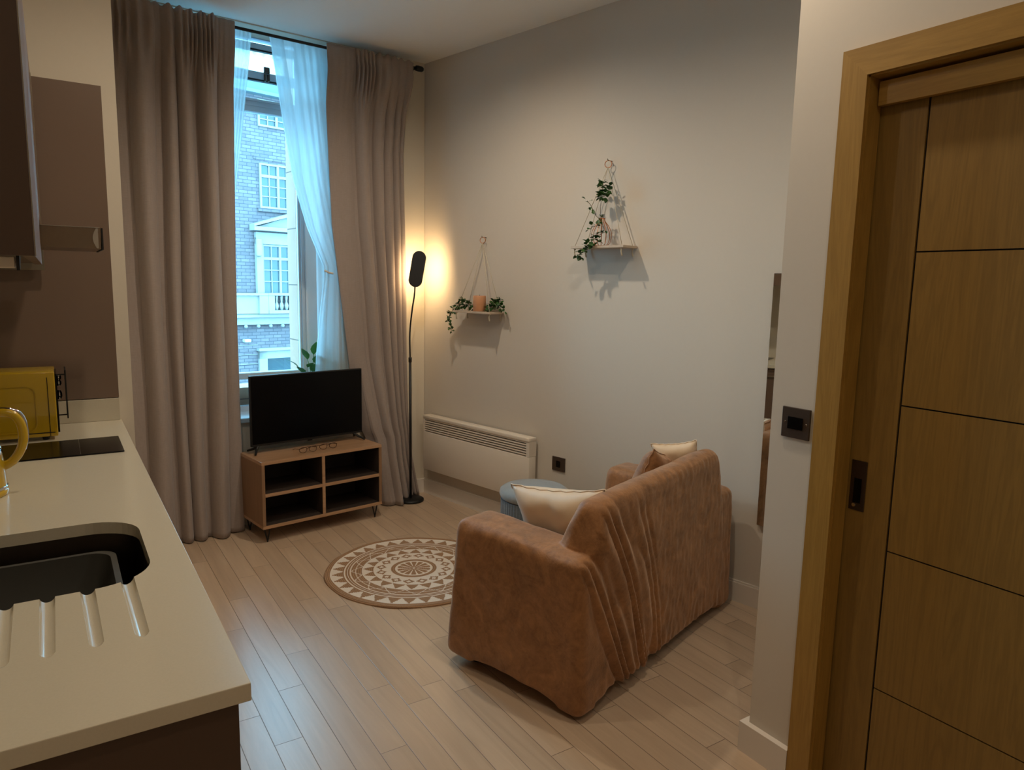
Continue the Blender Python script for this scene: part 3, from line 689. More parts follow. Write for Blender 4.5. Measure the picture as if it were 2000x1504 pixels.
m = MB(); m.box(T, LW-T, LD-0.008, LD-0.001, Z0+T, Z1-T, 0, tv); m.done('back_board', M['cubby'], t)
for x, y in ((0.035, 0.03), (LW-0.035, 0.03), (0.035, LD-0.03), (LW-0.035, LD-0.03)):
    m = MB(); m.tube([tv(x-0.018, y, Z0), tv(x, y, 0.004), tv(x, y, 0.0005)], 0.004, 8); m.tube([tv(x+0.018, y, Z0), tv(x, y, 0.004)], 0.004, 8)
    m.box(x-0.028, x+0.028, y-0.02, y+0.02, Z0-0.003, Z0-0.0003, 0, tv); m.done('leg', M['black'], t)

# TV
ta = math.atan2(0.115, 0.722)
T0 = Vector((0.917, 4.182, 0))
def tvp(x, y, z): return T0 + Vector((math.cos(ta)*x-math.sin(ta)*y, math.sin(ta)*x+math.cos(ta)*y, z))
t = thing('television', 'black flat-screen television standing on the oak TV stand', 'television', T0+Vector((0.36, 0.05, 0.474)), ta)
TW, TZ0, TZ1 = 0.725, 0.516, 0.932
m = MB(); m.box(0, TW, 0, 0.022, TZ0, TZ1, 0.003, tvp); m.box(0.08, TW-0.08, 0.0225, 0.045, TZ0+0.03, TZ1-0.12, 0.006, tvp); m.done('casing', M['black'], t)
m = MB(); m.box(0.007, TW-0.007, -0.0016, -0.0004, TZ0+0.014, TZ1-0.007, 0, tvp); m.done('screen', M['blackgl'], t)
for x, sg in ((0.045, -1), (TW-0.06, 1)):
    m = MB()
    m.tube([tvp(x, 0.012, TZ0+0.004), tvp(x+sg*0.02, -0.01, 0.500), tvp(x+sg*0.045, -0.055, 0.4825)], [0.008, 0.008, 0.006], 8)
    m.tube([tvp(x, 0.012, TZ0+0.004), tvp(x+sg*0.02, 0.03, 0.500), tvp(x+sg*0.04, 0.075, 0.4825)], [0.008, 0.008, 0.006], 8)
    m.done('foot', M['black'], t)
m = MB(); m.box(TW/2-0.015, TW/2+0.015, -0.0018, 0.004, TZ0-0.006, TZ0-0.0005, 0.001, tvp); m.done('sensor', M['blackgl'], t)

# two pairs of small round glasses lying on the stand
def glasses(cx_, cy_, a, label):
    c = tv(cx_, cy_, Z1+0.0)
    t = thing('eyeglasses', label, 'glasses', c, ca+a, 'glasses lying on the TV stand')
    def g(x, y, z):
        return c + Vector((math.cos(ca+a)*x-math.sin(ca+a)*y, math.sin(ca+a)*x+math.cos(ca+a)*y, z))
    m = MB()
    for s in (-1, 1):
        m.tube([g(s*0.031+0.024*math.cos(k*PI/9), 0.004*math.cos(k*PI/9*2), 0.019+0.016*math.sin(k*PI/9)) for k in range(19)], 0.0018, 6)
    m.tube([g(-0.008, 0, 0.024), g(0, 0.0, 0.027), g(0.008, 0, 0.024)], 0.0018, 6)
    m.tube([g(-0.056, 0, 0.027), g(0, 0.0, 0.036), g(0.056, 0, 0.027)], 0.0022, 6)
    m.done('rims', M['walnut'], t, True)
    for s in (-1, 1):
        m = MB(); m.tube([g(s*0.055, 0.002, 0.026), g(s*0.056, 0.06, 0.018), g(s*0.05, 0.10, 0.0035)], 0.0018, 6); m.done('temple', M['walnut'], t, True)
glasses(0.315, 0.075, 0.0, 'left one of two brown-rimmed glasses lying before the television')
glasses(0.45, 0.085, -0.05, 'right one of two brown-rimmed glasses lying before the television')

# ---------------------------------------------------------------- floor lamp
lx, ly = 1.985, 4.315
t = thing('floor_lamp', 'slim black gooseneck floor lamp glowing warm beside the right curtain', 'floor lamp', (lx, ly, 0))
MB().lathe([(0.088, 0.0008), (0.090, 0.004), (0.090, 0.014), (0.080, 0.020), (0.02, 0.023), (0.0, 0.023)], (lx-0.003, ly, 0), 48).done('base', M['black'], t, True)
MB().tube([(lx-0.003, ly, 0.02), (lx-0.006, ly, 0.96)], 0.0085, 12).done('pole', M['black'], t, True)
MB().lathe([(0.011, 0.955), (0.011, 0.985), (0.006, 0.99)], (lx-0.006, ly, 0), 16).done('joint', M['black'], t, True)
MB().tube(smooth_path([(lx-0.006, ly, 0.97), (lx-0.008, ly, 1.15), (lx-0.001, ly-0.020, 1.30), (lx+0.004, ly-0.045, 1.40), (lx+0.001, ly-0.060, 1.462)]), 0.0052, 10).done('gooseneck', M['black'], t, True)
axis = Vector((0.045, 0.0, 0.24)).normalized()
pn = Vector((0.52, 0.85, 0)).normalized(); pn = (pn-axis*pn.dot(axis)).normalized(); ps = axis.cross(pn)
hc = Vector((lx+0.017, ly-0.062, 1.5685))
def capsule(r, L, n=12):
    pts = []
    for k in range(n+1): a = PI*k/n; pts.append((r*math.cos(a), L/2-r+r*math.sin(a)))
    for k in range(n+1): a = PI+PI*k/n; pts.append((r*math.cos(a), -L/2+r+r*math.sin(a)))
    return pts
hf = lambda a, b, c: hc+ps*a+axis*b+pn*c
MB().prism(capsule(0.044, 0.235), -0.008, 0.010, hf).done('lamp_head', M['black'], t)
MB().prism(capsule(0.038, 0.222), 0.0102, 0.0115, hf).done('light_panel', M['glow'], t)

# ---------------------------------------------------------------- convector heater
t = thing('convector_heater', 'white wall-mounted panel heater with slotted top grille', 'heater', RW(3.3, 0.06, 0.2))
hb = lambda a, b, c: RW(a, b, c)
m = MB(); m.box(2.803, 3.812, 0.02, 0.080, 0.200, 0.468, 0.004, hb); m.box(2.803, 3.812, 0.02, 0.062, 0.4681, 0.560, 0, hb); m.box(2.803, 3.812, 0.018, 0.084, 0.560, 0.582, 0.004, hb)
m.box(2.803, 2.828, 0.0621, 0.080, 0.4681, 0.56, 0.0, hb); m.box(3.795, 3.812, 0.0621, 0.080, 0.4681, 0.56, 0, hb)
auto(m.done('casing', M['heater'], t), 30)
m = MB(); m.box(2.828, 3.795, 0.0622, 0.0626, 0.4685, 0.5598, 0, hb); m.done('grille_shadow_gap', M['black'], t)
m = MB()
for k in range(6): m.box(2.8285, 3.7945, 0.065, 0.079, 0.4755+k*0.0152, 0.4835+k*0.0152, 0, hb)
m.done('grille', M['heater'], t)
for s in (2.95, 3.65): m = MB(); m.box(s, s+0.03, 0.001, 0.019, 0.25, 0.5, 0, hb); m.done('bracket', M['darksteel'], t)

# outlets
def switchplate(name, label, cat, f, wdt, hgt, group=None, rocker=(0.5, 0.42), c=(0, 0), screws=True):
    t = thing(name, label, cat, f(c[0], 0.0, c[1]))
    m = MB(); m.box(c[0]-wdt/2, c[0]+wdt/2, 0.001, 0.008, c[1]-hgt/2, c[1]+hgt/2, 0.0015, f); m.done('plate', M['bronze'], t)
    m = MB(); m.box(c[0]-wdt*rocker[0]/2, c[0]+wdt*rocker[0]/2, 0.0082, 0.0115, c[1]-hgt*rocker[1]/2, c[1]+hgt*rocker[1]/2, 0.001, f); m.done('rocker', M['blackgl'], t)
    if screws:
        for s in (-1, 1):
            m = MB(); m.lathe([(0.0035, 0), (0.0028, 0.0012)], seg=12, f=lambda a, b, cc: f(c[0]+s*wdt*0.38+a, 0.0082+cc, c[1]+b)); m.done('screw', M['chrome'], t)
switchplate('light_switch', 'dark bronze square switch plate beside the oak door frame', 'switch', lambda a, b, c: Vector((XD-b, a, c)), 0.092, 0.090, c=(1.256, 1.096), rocker=(0.53, 0.40))
switchplate('wall_outlet', 'dark bronze switched outlet low on the wall above the stool', 'outlet', hb, 0.096, 0.082, c=(2.636, 0.449), rocker=(0.32, 0.45), screws=False)

# mirror
t = thing('wall_mirror', 'narrow frameless wall mirror glimpsed behind the white wall corner', 'mirror', RW(1.2, 0.02, 0.403))
m = MB(); m.box(0.96, 1.409, 0.002, 0.016, 0.403, 1.552, 0, hb); m.done('backing', M['dark'], t)
m = MB(); m.box(0.961, 1.408, 0.0162, 0.020, 0.404, 1.551, 0, hb); m.done('glass', M['mirror'], t)

# ---------------------------------------------------------------- hanging shelves
def hanging_shelf(t0, t1, z, tc, zr, label):
    t = thing('hanging_shelf', label, 'shelf', RW((t0+t1)/2, 0.065, z), TH, 'rope-hung shelves on the right wall')
    m = MB(); m.box(t0, t1, 0.004, 0.125, z-0.012, z, 0.001, hb); m.done('shelf_board', M['board'], t)
    m = MB(); m.tube([RW(tc, 0.0005, zr+0.022), RW(tc, 0.035, zr+0.022), RW(tc, 0.040, zr+0.03)], 0.0025, 8); m.done('wall_hook', M['steel'], t, True)
    m = MB(); m.tube([RW(tc+0.018*math.cos(k*PI/10), 0.030+0.006*math.cos(k*PI/10), zr+0.004+0.018*math.sin(k*PI/10)) for k in range(21)], 0.0022, 8); m.done('ring', M['copper'], t, True)
    for tt in (t0+0.018, t1-0.018):
        for d in (0.018, 0.112):
            m = MB(); m.tube([RW(tc, 0.032, zr-0.012), RW(tt, d, z+0.0)], 0.0016, 6)
            m.lathe([(0.0005, -0.022), (0.005, -0.017), (0.0055, -0.013), (0.0015, -0.012)], RW(tt, d, z), 8)
            m.tube([RW(tt, d, z-0.016), RW(tt+0.004, d, z-0.03), RW(tt-0.006, d+0.004, z-0.052)], [0.003, 0.0035, 0.005], 6)
            m.done('cord', M['rope'], t, True)
    return t
hanging_shelf(3.112, 3.452, 1.312, 3.286, 1.745, 'lower rope-hung shelf holding a candle and ivy, near the lamp')
hanging_shelf(2.150, 2.492, 1.688, 2.335, 2.105, 'upper rope-hung shelf holding a wire vase with ivy')
t = thing('candle', 'copper-coloured pillar candle standing on the lower hanging shelf', 'candle', RW(3.265, 0.07, 1.313))
MB().lathe([(0.038, 1.3125), (0.040, 1.315), (0.040, 1.405), (0.038, 1.409), (0.0, 1.406)], RW(3.265, 0.07, 0), 32).done('wax', M['candle'], t, True)
MB().tube([RW(3.265, 0.07, 1.406), RW(3.265, 0.071, 1.415)], 0.001, 6).done('wick', M['black'], t)

def vine(name, label, paths, group, n_leaf=None, seed=3, size=0.02):
    random.seed(seed)
    o0 = paths[0][0]; t = thing(name, label, 'plant', RW(*o0), 0, group)
    ms = MB(); b = bmesh.new()
    for path, dens in [(p[:-1], p[-1]) if isinstance(p[-1], (int, float)) else (p, 1) for p in paths]:
        pts = smooth_path([RW(*a) for a in path], 6); ms.tube(pts, 0.0014, 6)
        for k, c in enumerate(pts):
            for r_ in range(dens if dens > 0 else 0):
                if dens == 1 and k % 2: continue
                d = Vector((random.uniform(-1, 1), random.uniform(-1, 1), random.uniform(-0.7, 0.9)))
                if d.dot(NR) > 0.2: d -= NR*d.dot(NR)*1.4
                s = size*random.uniform(0.7, 1.25)
                st = c + d.normalized()*s*0.5
                if (CR-st.dot(NR)) < 0.012: st -= NR*0.012
                leaf(b, st, d, Vector((random.uniform(-.5, .5), random.uniform(-.5, .5), 1)), s, s*0.95, 0.2)
    ms.done('stem', M['stem'], t, True); mm = MB(); mm.bm = b; mm.done('leaves', M['leaf'], t, False)
vine('ivy_garland', 'ivy spray trailing over the left end of the lower shelf',
    [[(3.30, 0.05, 1.325), (3.37, 0.08, 1.375), (3.42, 0.09, 1.36), (3.46, 0.09, 1.33), 3], [(3.34, 0.04, 1.325), (3.40, 0.05, 1.35), (3.44, 0.06, 1.335), 3], [(3.44, 0.09, 1.335), (3.485, 0.10, 1.31), (3.515, 0.10, 1.27), (3.50, 0.10, 1.22), (3.51, 0.09, 1.18), 2]], 'ivy sprays on the lower shelf', seed=5, size=0.021)
vine('ivy_garland', 'ivy spray lying along the right end of the lower shelf',
    [[(3.20, 0.06, 1.325), (3.16, 0.06, 1.345), (3.12, 0.06, 1.36), (3.085, 0.06, 1.385), 3], [(3.21, 0.04, 1.33), (3.17, 0.03, 1.37), (3.13, 0.04, 1.345), 3], [(3.13, 0.06, 1.33), (3.08, 0.06, 1.345), (3.055, 0.06, 1.325), 2]], 'ivy sprays on the lower shelf', seed=8, size=0.021)
# wire vase on upper shelf
vc = RW(2.335, 0.066, 0)
t = thing('wire_vase', 'small rounded rose-gold wire vase on the upper hanging shelf', 'vase', RW(2.335, 0.066, 1.6885))
m = MB()
prof = [(0.030, 1.6905), (0.046, 1.705), (0.054, 1.735), (0.050, 1.765), (0.034, 1.795), (0.018, 1.815), (0.016, 1.830)]
for k in range(14):
    a = 2*PI*k/14; m.tube(smooth_path([(vc.x+r*math.cos(a), vc.y+r*math.sin(a), z) for r, z in prof], 3), 0.0013, 5)
m.done('ribs', M['copper'], t, True)
for r, z in ((0.030, 1.6905), (0.016, 1.83)):
    m = MB(); m.tube([(vc.x+r*math.cos(a*PI/10), vc.y+r*math.sin(a*PI/10), z) for a in range(21)], 0.002, 6); m.done('hoop', M['copper'], t, True)
vine('ivy_plant', 'long-stemmed ivy rising from the wire vase on the upper shelf',
    [[(2.335, 0.066, 1.70), (2.34, 0.066, 1.80), (2.345, 0.07, 1.88), (2.338, 0.072, 1.93), 0], [(2.338, 0.072, 1.93), (2.335, 0.07, 1.97), (2.343, 0.066, 2.02), 2], [(2.335, 0.07, 1.935), (2.31, 0.07, 1.95), (2.298, 0.065, 1.985), 3],
     [(2.34, 0.066, 1.82), (2.375, 0.072, 1.85), (2.395, 0.075, 1.885), 0], [(2.393, 0.075, 1.88), (2.405, 0.075, 1.90), (2.43, 0.075, 1.925), 1],
     [(2.34, 0.066, 1.84), (2.32, 0.08, 1.80), (2.30, 0.09, 1.77), (2.315, 0.10, 1.745), 1], [(2.31, 0.10, 1.75), (2.35, 0.12, 1.715), (2.37, 0.132, 1.69), (2.40, 0.135, 1.66), (2.43, 0.13, 1.638), 2], [(2.33, 0.09, 1.78), (2.36, 0.10, 1.79), (2.385, 0.10, 1.775), 1], [(2.31, 0.11, 1.71), (2.29, 0.11, 1.70), 1]],
    'ivy on the upper shelf', seed=21, size=0.024)

# ---------------------------------------------------------------- stool
sc_ = Vector((2.118, 3.035, 0))
t = thing('round_stool', 'round grey-blue velvet stool with pleated skirt behind the sofa', 'stool', sc_)
MB().lathe([(0.150, 0.346), (0.178, 0.352), (0.186, 0.372), (0.183, 0.392), (0.165, 0.404), (0.10, 0.410), (0.0, 0.411)], sc_, 64).done('cushion_top', M['velvetblue'], t, True)
MB().lathe([(0.176, 0.012), (0.180, 0.05), (0.178, 0.25), (0.178, 0.345), (0.10, 0.345)], sc_, 480, fn=lambda u: 1+0.012*abs(math.sin(u*PI*60))-0.006).done('pleated_skirt', M['pleat'], t)
MB().lathe([(0.165, 0.0005), (0.165, 0.0118)], sc_, 40).done('base_ring', M['black'], t)

# ---------------------------------------------------------------- rug
RC = Vector((1.498, 3.222, 0)); RR_ = 0.450
t = thing('round_rug', 'round jute rug with white mandala pattern on the plank floor', 'rug', RC)
def rugpat(r, a):
    def tri(n, r0, r1, ph=0.0, inv=False):
        x = (a/(2*PI)*n+ph) % 1.0; q_ = (r-r0)/(r1-r0); w_ = 1-q_ if not inv else q_
        return abs(x-0.5)*2 < w_
    if r > 0.935: return 1
    if r > 0.92: return 0
    if r > 0.79: return 1 if tri(32, 0.79, 0.925) else 0
    if r > 0.775: return 0
    if r > 0.725: return 0 if 0.746 < r < 0.753 else 1
    if r > 0.712: return 0
    if r > 0.59:
        x = (a/(2*PI)*16) % 1.0; q_ = (r-0.59)/0.122
        if abs(abs(x-0.5)*2-q_) < 0.055: return 0
        if 0.655 < r < 0.662: return 0
        return 1
    if r > 0.575: return 0
    if r > 0.46: return 1 if tri(20, 0.46, 0.58) else 0
    if r > 0.448: return 0
    if r > 0.30:
        x = (a/(2*PI)*16) % 1.0; q_ = abs(r-0.375)/0.062; k = abs(x-0.5)*2+q_
        return 1 if 0.42 < k < 0.95 else 0
    if r > 0.262: return 0
    if r > 0.215: return 1
    if r > 0.19: return 0
    if r > 0.035:
        x = (a/(2*PI)*14) % 1.0; return 1 if abs(x-0.5) < 0.36*min(1, (0.2-r)/0.03+0.3) and r < 0.188 else 0
    return 1 if r > 0.018 else 0
bands = sorted(set([0.0, 0.018, 0.035, 0.19, 0.188, 0.215, 0.262, 0.30, 0.448, 0.46, 0.575, 0.59, 0.655, 0.662, 0.712, 0.725, 0.746, 0.753, 0.775, 0.79, 0.92, 0.935, 0.965, 0.99, 1.0]+[0.035+0.0155*k for k in range(1, 10)]+[0.3+0.0124*k for k in range(1, 12)]+[0.46+0.0115*k for k in range(1, 10)]+[0.59+0.011*k for k in range(1, 11)]+[0.79+0.0118*k for k in range(1, 11)]))
b = bmesh.new(); NS = 448; prev = None
def rz_(r): return 0.009 if r < 0.93 else 0.011 if r < 0.995 else 0.006
for i, r in enumerate(bands):
    if r == 0: ring = [b.verts.new((0, 0, 0.009))]*NS
    else:
        wob = lambda k: 1+(0.006*math.sin(5*2*PI*k/NS)+0.004*math.sin(11*2*PI*k/NS+1) if r > 0.93 else 0)
        ring = [b.verts.new((RR_*r*wob(k)*math.cos(2*PI*k/NS), RR_*r*wob(k)*math.sin(2*PI*k/NS), rz_(r))) for k in range(NS)]
    if prev:
        rm = (bands[i-1]+r)/2
        for k in range(NS):
            vs_ = [prev[k], prev[(k+1) % NS], ring[(k+1) % NS], ring[k]]; vv = []
            for v in vs_:
                if v not in vv: vv.append(v)
            fc = b.faces.new(vv); fc.material_index = rugpat(rm, 2*PI*(k+0.5)/NS)
    prev = ring
bot = [b.verts.new((v.co.x, v.co.y, 0.0008)) for v in prev]
for k in range(NS): fc = b.faces.new((prev[k], prev[(k+1) % NS], bot[(k+1) % NS], bot[k])); fc.material_index = 1
b.faces.new(bot[::-1])
me = bpy.data.meshes.new('pile'); b.to_mesh(me); b.free()
link('woven_disc', me, [M['ruglight'], M['jute']], t)

# ---------------------------------------------------------------- sofa
sa = math.radians(17.5)
SO = Vector((1.409, 1.723, 0)); SU = Vector((math.cos(sa), math.sin(sa), 0)); SV = Vector((-math.sin(sa), math.cos(sa), 0))
def SF(u, v, z): return SO + SU*u + SV*v + Vector((0, 0, z))
t = thing('sofa', 'brown crushed-velvet two-seat sofa with ruched cover, back to the camera', 'sofa', SO, sa)
def hull(pts, bev):
    b = bmesh.new()
    for p in pts: b.verts.new(p)
    bmesh.ops.convex_hull(b, input=b.verts[:])
    bmesh.ops.dissolve_limit(b, angle_limit=0.02, verts=b.verts[:], edges=b.edges[:])
    if bev: bmesh.ops.bevel(b, geom=b.edges[:], offset=bev, segments=4, affect='EDGES', profile=0.5)
    bmesh.ops.triangulate(b, faces=b.faces[:])
    return b
m = MB()
def arm(u0, u1, fl):
    return hull([(u0, -0.005, 0.008), (u1, -0.005, 0.008), (u0-fl, 0.655, 0.035), (u1, 0.655, 0.035), (u0, 0.01, 0.575), (u1, 0.01, 0.575), (u0+0.005, 0.60, 0.60), (u1, 0.60, 0.60)], 0.042)
m._add(arm(0, 0.205, 0.0)); m._add(arm(1.065, 1.27, 0))
m._add(hull([(0.04, 0.0, 0.02), (1.23, 0.0, 0.02), (0.04, 0.22, 0.035), (1.23, 0.22, 0.035), (0.10, 0.0, 0.752), (1.07, 0.0, 0.782), (0.10, 0.10, 0.762), (1.07, 0.10, 0.790), (0.05, 0.2, 0.5), (1.2, 0.2, 0.5)], 0.04))
m._add(hull([(0.17, 0.08, 0.035), (1.10, 0.08, 0.035), (0.17, 0.64, 0.05), (1.10, 0.64, 0.05), (0.17, 0.1, 0.40), (1.10, 0.1, 0.40), (0.17, 0.62, 0.40), (1.10, 0.62, 0.40)], 0.04))
me = bpy.data.meshes.new('cover'); m.bm.to_mesh(me); m.bm.free()
o = bpy.data.objects.new('cover_tmp', me); C.objects.link(o)
md = o.modifiers.new('r', 'REMESH'); md.mode = 'VOXEL'; md.voxel_size = 0.0065; md.adaptivity = 0
md = o.modifiers.new('s', 'SMOOTH'); md.factor = 0.5; md.iterations = 14
evaluate(o); me = o.data
vn = [v.normal.copy() for v in me.vertices]
def sstep(a, b, x):
    x = max(0, min(1, (x-a)/(b-a))); return x*x*(3-2*x)
def crease(x): return 1-abs(math.sin(x))**0.6*1.6
for v, nn in zip(me.vertices, vn):
    u, vv, z = v.co
    d = 0.004*noise.noise(Vector((u*5, vv*5, z*5)))+0.0018*noise.noise(Vector((u*19, vv*19, z*19)))
    back = sstep(0.5, 0.9, -nn.y)
    if back > 0 and vv < 0.12:
        slope = 0.56*(1-sstep(0.15, 0.95, u))
        ub = u-slope*(0.62-z)
        amp = 0.017*(1-sstep(0.20, 0.58, ub))*(0.55+0.9*abs(noise.noise(Vector((ub*13, 0.3, 1)))))+0.0001
        amp *= sstep(-0.06, 0.05, ub+0.06) if ub < 0.05 else 1
        hem = 1+0.9*sstep(0.35, 0.05, z)
        fade = sstep(0.80, 0.62, z) if ub > 0.12 else sstep(0.72, 0.55, z)
        wob = 0.018*math.sin(z*9+ub*6)+0.01*noise.noise(Vector((ub*9, z*4, 2)))
        ph = (ub+wob+0.035*math.sin(ub*31))*80
        n1 = noise.noise(Vector((ub*22, z*1.2, 5)))
        d += back*fade*amp*hem*(abs(math.sin(ph*0.5))**0.7*1.5-0.9+0.8*n1)
        # small vertical puckers at right
        d += back*(0.0030*abs(noise.noise(Vector((u*24, 3, z*16))))+0.0022*noise.noise(Vector((u*52, 1, z*14))))*sstep(0.2, 0.5, ub)
        d += back*0.003*sstep(0.16, 0.03, z)*noise.noise(Vector((u*38, 0, 0)))*1.6*sstep(0.05, 0.2, u)
    endf = sstep(0.6, 0.95, -nn.x)
    if endf > 0 and u < 0.15:
        d += endf*(0.006*noise.noise(Vector((vv*6, z*5, 9)))+0.003*noise.noise(Vector((vv*14+z*9, z*4, 3))))
    v.co = v.co + nn*d
    # hem arches between the corners
    if z < 0.10:
        k = (1-z/0.10)
        if u < 0.12: v.co.z += k*0.045*math.sin(PI*max(0, min(1, (vv-0.10)/0.42)))**0.5 if 0.10 < vv < 0.52 else 0
        v.co.z += k*0.020*(1 if 0.1 < u < 1.15 and vv < 0.1 else 0)
me.materials.clear()
o.name = 'cover'; me.materials.append(M['velvet']); o.parent = t
for p in me.polygons: p.use_smooth = True
for u, v in ((0.10, 0.09), (1.17, 0.09), (0.10, 0.55), (1.17, 0.55)):
    m = MB(); p_ = SF(u, v, 0); m.lathe([(0.022, 0.0005), (0.026, 0.06)], p_, 16); m.done('foot', M['black'], t)

# cushions
def cushion(label, center, nrm, upv, w_, h_, th_, mat, group, seed=0):
    t = thing('cushion', label, 'cushion', center, 0, group)
    nrm = nrm.normalized(); rt_ = upv.cross(nrm).normalized(); up_ = nrm.cross(rt_)
    N = 28; b = bmesh.new()
    def P(i, j, s):
        x, y = 2*i/N-1, 2*j/N-1
        pin = 1-0.10*(1-abs(x)**2)*abs(y)**3; pin2 = 1-0.10*(1-abs(y)**2)*abs(x)**3
        prof = ((1-x**4)*(1-y**4))**0.62
        nz = 1+0.22*noise.noise(Vector((x*1.6+seed, y*1.6, s)))+0.05*noise.noise(Vector((x*6+seed, y*5, s)))
        edge_ = 0.0035*math.sin((x+y)*22)*(1 if max(abs(x), abs(y)) > 0.95 else 0)
        return center+rt_*(x*w_/2*pin2)+up_*(y*h_/2*pin)+nrm*(s*th_/2*prof*nz+edge_)
    F = [[b.verts.new(P(i, j, 1)) for i in range(N+1)] for j in range(N+1)]
    B = [[F[j][i] if i in (0, N) or j in (0, N) else b.verts.new(P(i, j, -1)) for i in range(N+1)] for j in range(N+1)]
    for j in range(N):
        for i in range(N):
            b.faces.new((F[j][i], F[j][i+1], F[j+1][i+1], F[j+1][i])); b.faces.new((B[j][i], B[j+1][i], B[j+1][i+1], B[j][i+1]))
    m = MB(); m.bm = b; o = m.done('pillow_cover', mat, t, True)
    edge = [F[0][0]]
    m = MB()
    ring = [P(i, 0, 1) for i in range(N+1)]+[P(N, j, 1) for j in range(1, N+1)]+[P(N-i, N, 1) for i in range(1, N+1)]+[P(0, N-j, 1) for j in range(1, N+1)]
    m.tube(ring, 0.0028, 6); m.done('piping', mat, t, True)
    return t
cushion('large cream satin cushion leaning on the near arm of the sofa', SF(0.300, 0.262, 0.545), SU*0.9+Vector((0, 0, 0.30)), Vector((0, 0, 1))+SV*0.16, 0.46, 0.40, 0.14, M['satin'], None, 1)
cushion('brown velvet cushion propped against the middle of sofa back', SF(0.86, 0.235, 0.605), SV+Vector((0, 0, 0.3))-SU*0.1, Vector((0, 0, 1))+SU*0.30-SV*0.3, 0.36, 0.36, 0.12, M['velvet'], None, 2)
cushion('small cream cushion perched high by the far end of the sofa', SF(0.985, 0.170, 0.692), SU*0.9+SV*0.35+Vector((0, 0, 0.2)), Vector((0, 0, 1))+SV*0.18, 0.20, 0.24, 0.09, M['satin'], None, 3)

# ---------------------------------------------------------------- building across the street
ff_ = lambda a, b, c: FW(a, b, c)
t = thing('town_building', 'pale brick building with stone-framed windows across the street', 'building', FW(13, 0, -4.5), TH)
m = MB(); m.box(6, 20, -3, 0, -1.6+0.4, 8.35, 0, ff_); m.box(6, 12.68, -3, 0, -4.5, -1.19, 0, ff_); m.box(14.7, 20, -3, 0, -4.5, -1.19, 0, ff_); m.done('brick_wall', M['brick'], t)
m = MB()
for k in range(9): m.box(6, 12.34, 0.0, 0.03, -1.0-0.36*k, -0.985-0.36*k, 0, ff_)
for k in range(9): m.box(15.0, 20, 0.0, 0.03, -1.0-0.36*k, -0.985-0.36*k, 0, ff_)
m.done('rusticated_courses', M['stone'], t)
m = MB(); m.box(6, 20, 0, 0.35, 8.20, 8.32, 0, ff_); m.box(6, 20, 0, 0.6, 8.75, 8.86, 0, ff_); m.prism([(0, 8.3201), (0.3, 8.3201), (0.5, 8.7499), (0, 8.7499)], 6, 20, lambda a, b, c: FW(c, a, b)); m.done('cornice', M['slate'], t)
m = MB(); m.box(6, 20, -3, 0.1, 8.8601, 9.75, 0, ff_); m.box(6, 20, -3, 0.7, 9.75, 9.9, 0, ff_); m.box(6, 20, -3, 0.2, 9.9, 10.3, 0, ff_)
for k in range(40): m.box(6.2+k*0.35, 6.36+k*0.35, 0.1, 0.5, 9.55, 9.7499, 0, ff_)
m.done('attic_storey', M['glarestone'], t)
m = MB(); m.box(6, 20, 0, 0.25, -0.20, 0.22, 0, ff_); m.box(6, 20, 0, 0.45, 0.08, 0.20, 0, ff_); m.done('stone_band', M['stone'], t)
m = MB(); m.box(6, 12.5, 0, 0.5, 0.22, 0.90, 0, ff_); m.box(6, 12.55, 0, 0.62, 0.90, 0.98, 0, ff_); m.box(12.2, 12.55, 0.5, 0.6, 0.22, 0.90, 0, ff_); m.done('parapet', M['stone'], t)
m = MB(); m.box(12.56, 14.9, 0.1, 0.62, 0.90, 0.99, 0, ff_); m.box(12.56, 14.9, 0.1, 0.62, 0.22, 0.34, 0, ff_); m.box(12.56, 12.80, 0.12, 0.60, 0.34, 0.90, 0, ff_)
m.done('balcony', M['stone'], t)
for k in range(10):
    m = MB(); m.lathe([(0.04, 0.342), (0.07, 0.45), (0.085, 0.52), (0.03, 0.66), (0.05, 0.82), (0.06, 0.898)], FW(12.92+k*0.20, 0.5, 0), 10); m.done('baluster', M['stone'], t, True)
for k in range(8):
    m = MB(); m.lathe([(0.07, 0), (0.06, 0.06), (0.01, 0.09)], seg=10, f=lambda a, b, c: FW(11.3+k*0.49+a, 0.25+c, -0.26+b)); m.done('stud', M['stone'], t, True)
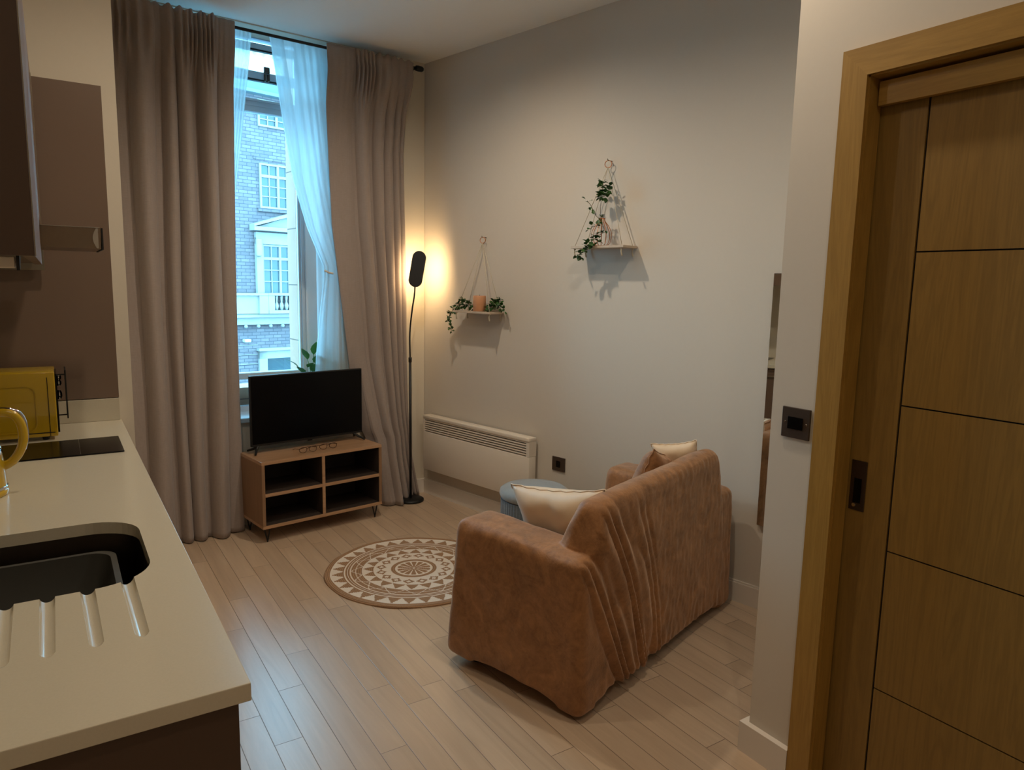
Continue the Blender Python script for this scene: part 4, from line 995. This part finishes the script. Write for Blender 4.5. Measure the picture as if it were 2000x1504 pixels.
def fwindow(u0, z0, z1, deep=True):
    m = MB(); cols = [(u0+k*0.70, u0+k*0.70+0.62) for k in range(3)]; U1 = cols[-1][1]
    zt = z1-(z1-z0)*0.26
    m.box(u0-0.07, u0, 0.01, 0.08, z0-0.07, z1+0.07, 0, ff_); m.box(U1, U1+0.07, 0.01, 0.08, z0-0.07, z1+0.07, 0, ff_)
    m.box(u0, U1, 0.01, 0.08, z1, z1+0.07, 0, ff_); m.box(u0, U1, 0.01, 0.08, z0-0.07, z0, 0, ff_); m.box(u0, U1, 0.01, 0.075, zt-0.05, zt+0.05, 0, ff_)
    for a, b_ in cols[:-1]: m.box(b_, b_+0.08, 0.012, 0.085, z0, z1, 0, ff_)
    for a, b_ in cols:
        mid = (a+b_)/2; m.box(mid-0.018, mid+0.018, 0.014, 0.06, z0, z1, 0, ff_)
    for k in (1, 2): zz = z0+(zt-z0)*k/3; m.box(u0, U1, 0.014, 0.06, zz-0.018, zz+0.018, 0, ff_)
    o = m.done('window', M['stone'], t)
    m = MB(); m.box(u0, U1, 0.002, 0.012, z0, z1, 0, ff_); m.done('pane', M['paneglass'], o)
fwindow(12.67, 4.22, 5.72); fwindow(12.67, 0.99, 2.74); fwindow(12.67, 7.18, 8.0)
m = MB(); m.box(12.40, 15.0, 0, 0.03, 5.92, 6.03, 0, ff_); m.done('lintel', M['brick'], t)
m = MB(); m.box(12.5, 14.9, 0, 0.10, 4.03, 4.14, 0, ff_); m.done('sill_ledge', M['brick'], t)
m = MB(); m.box(12.35, 12.60, 0, 0.16, 0.98, 3.05, 0, ff_); m.box(14.75, 15.0, 0, 0.16, 0.98, 3.05, 0, ff_); m.box(12.35, 15.0, 0, 0.14, 2.82, 3.25, 0, ff_)
m.box(12.30, 12.52, 0.16, 0.30, 2.35, 3.0, 0.05, ff_); m.box(14.85, 15.07, 0.16, 0.30, 2.35, 3.0, 0.05, ff_); m.done('window_surround', M['stone'], t)
m = MB(); m.box(12.17, 15.18, 0, 0.42, 3.30, 3.44, 0, ff_)
m.prism([(12.17, 3.44), (12.17, 3.52), (13.68, 4.02), (15.18, 3.52), (15.18, 3.44), (13.68, 3.90)], 0, 0.42, lambda a, b, c: FW(a, c, b)); m.prism([(12.4, 3.44), (13.68, 3.88), (14.95, 3.44)], 0, 0.12, lambda a, b, c: FW(a, c, b)); m.done('pediment', M['stone'], t)
m = MB(); m.box(12.36, 12.68, 0, 0.12, -4.5, -1.18, 0, ff_); m.box(14.7, 15.02, 0, 0.12, -4.5, -1.18, 0, ff_); m.box(12.36, 15.02, 0, 0.12, -1.53, -1.18, 0, ff_); m.box(12.30, 15.08, 0, 0.25, -1.22, -1.12, 0, ff_); m.done('door_surround', M['stone'], t)
m = MB(); m.box(12.68, 14.7, -0.3, -0.2, -4.5, -1.2, 0, ff_); m.done('shopfront_glass', M['paneglass'], t)
m = MB(); m.box(11.74, 11.98, 0.03, 0.28, -0.86, -0.74, 0.03, ff_); m.tube([FW(11.86, 0.0, -0.80), FW(11.86, 0.06, -0.80)], 0.03, 8); m.done('security_light', M['pvc'], t)
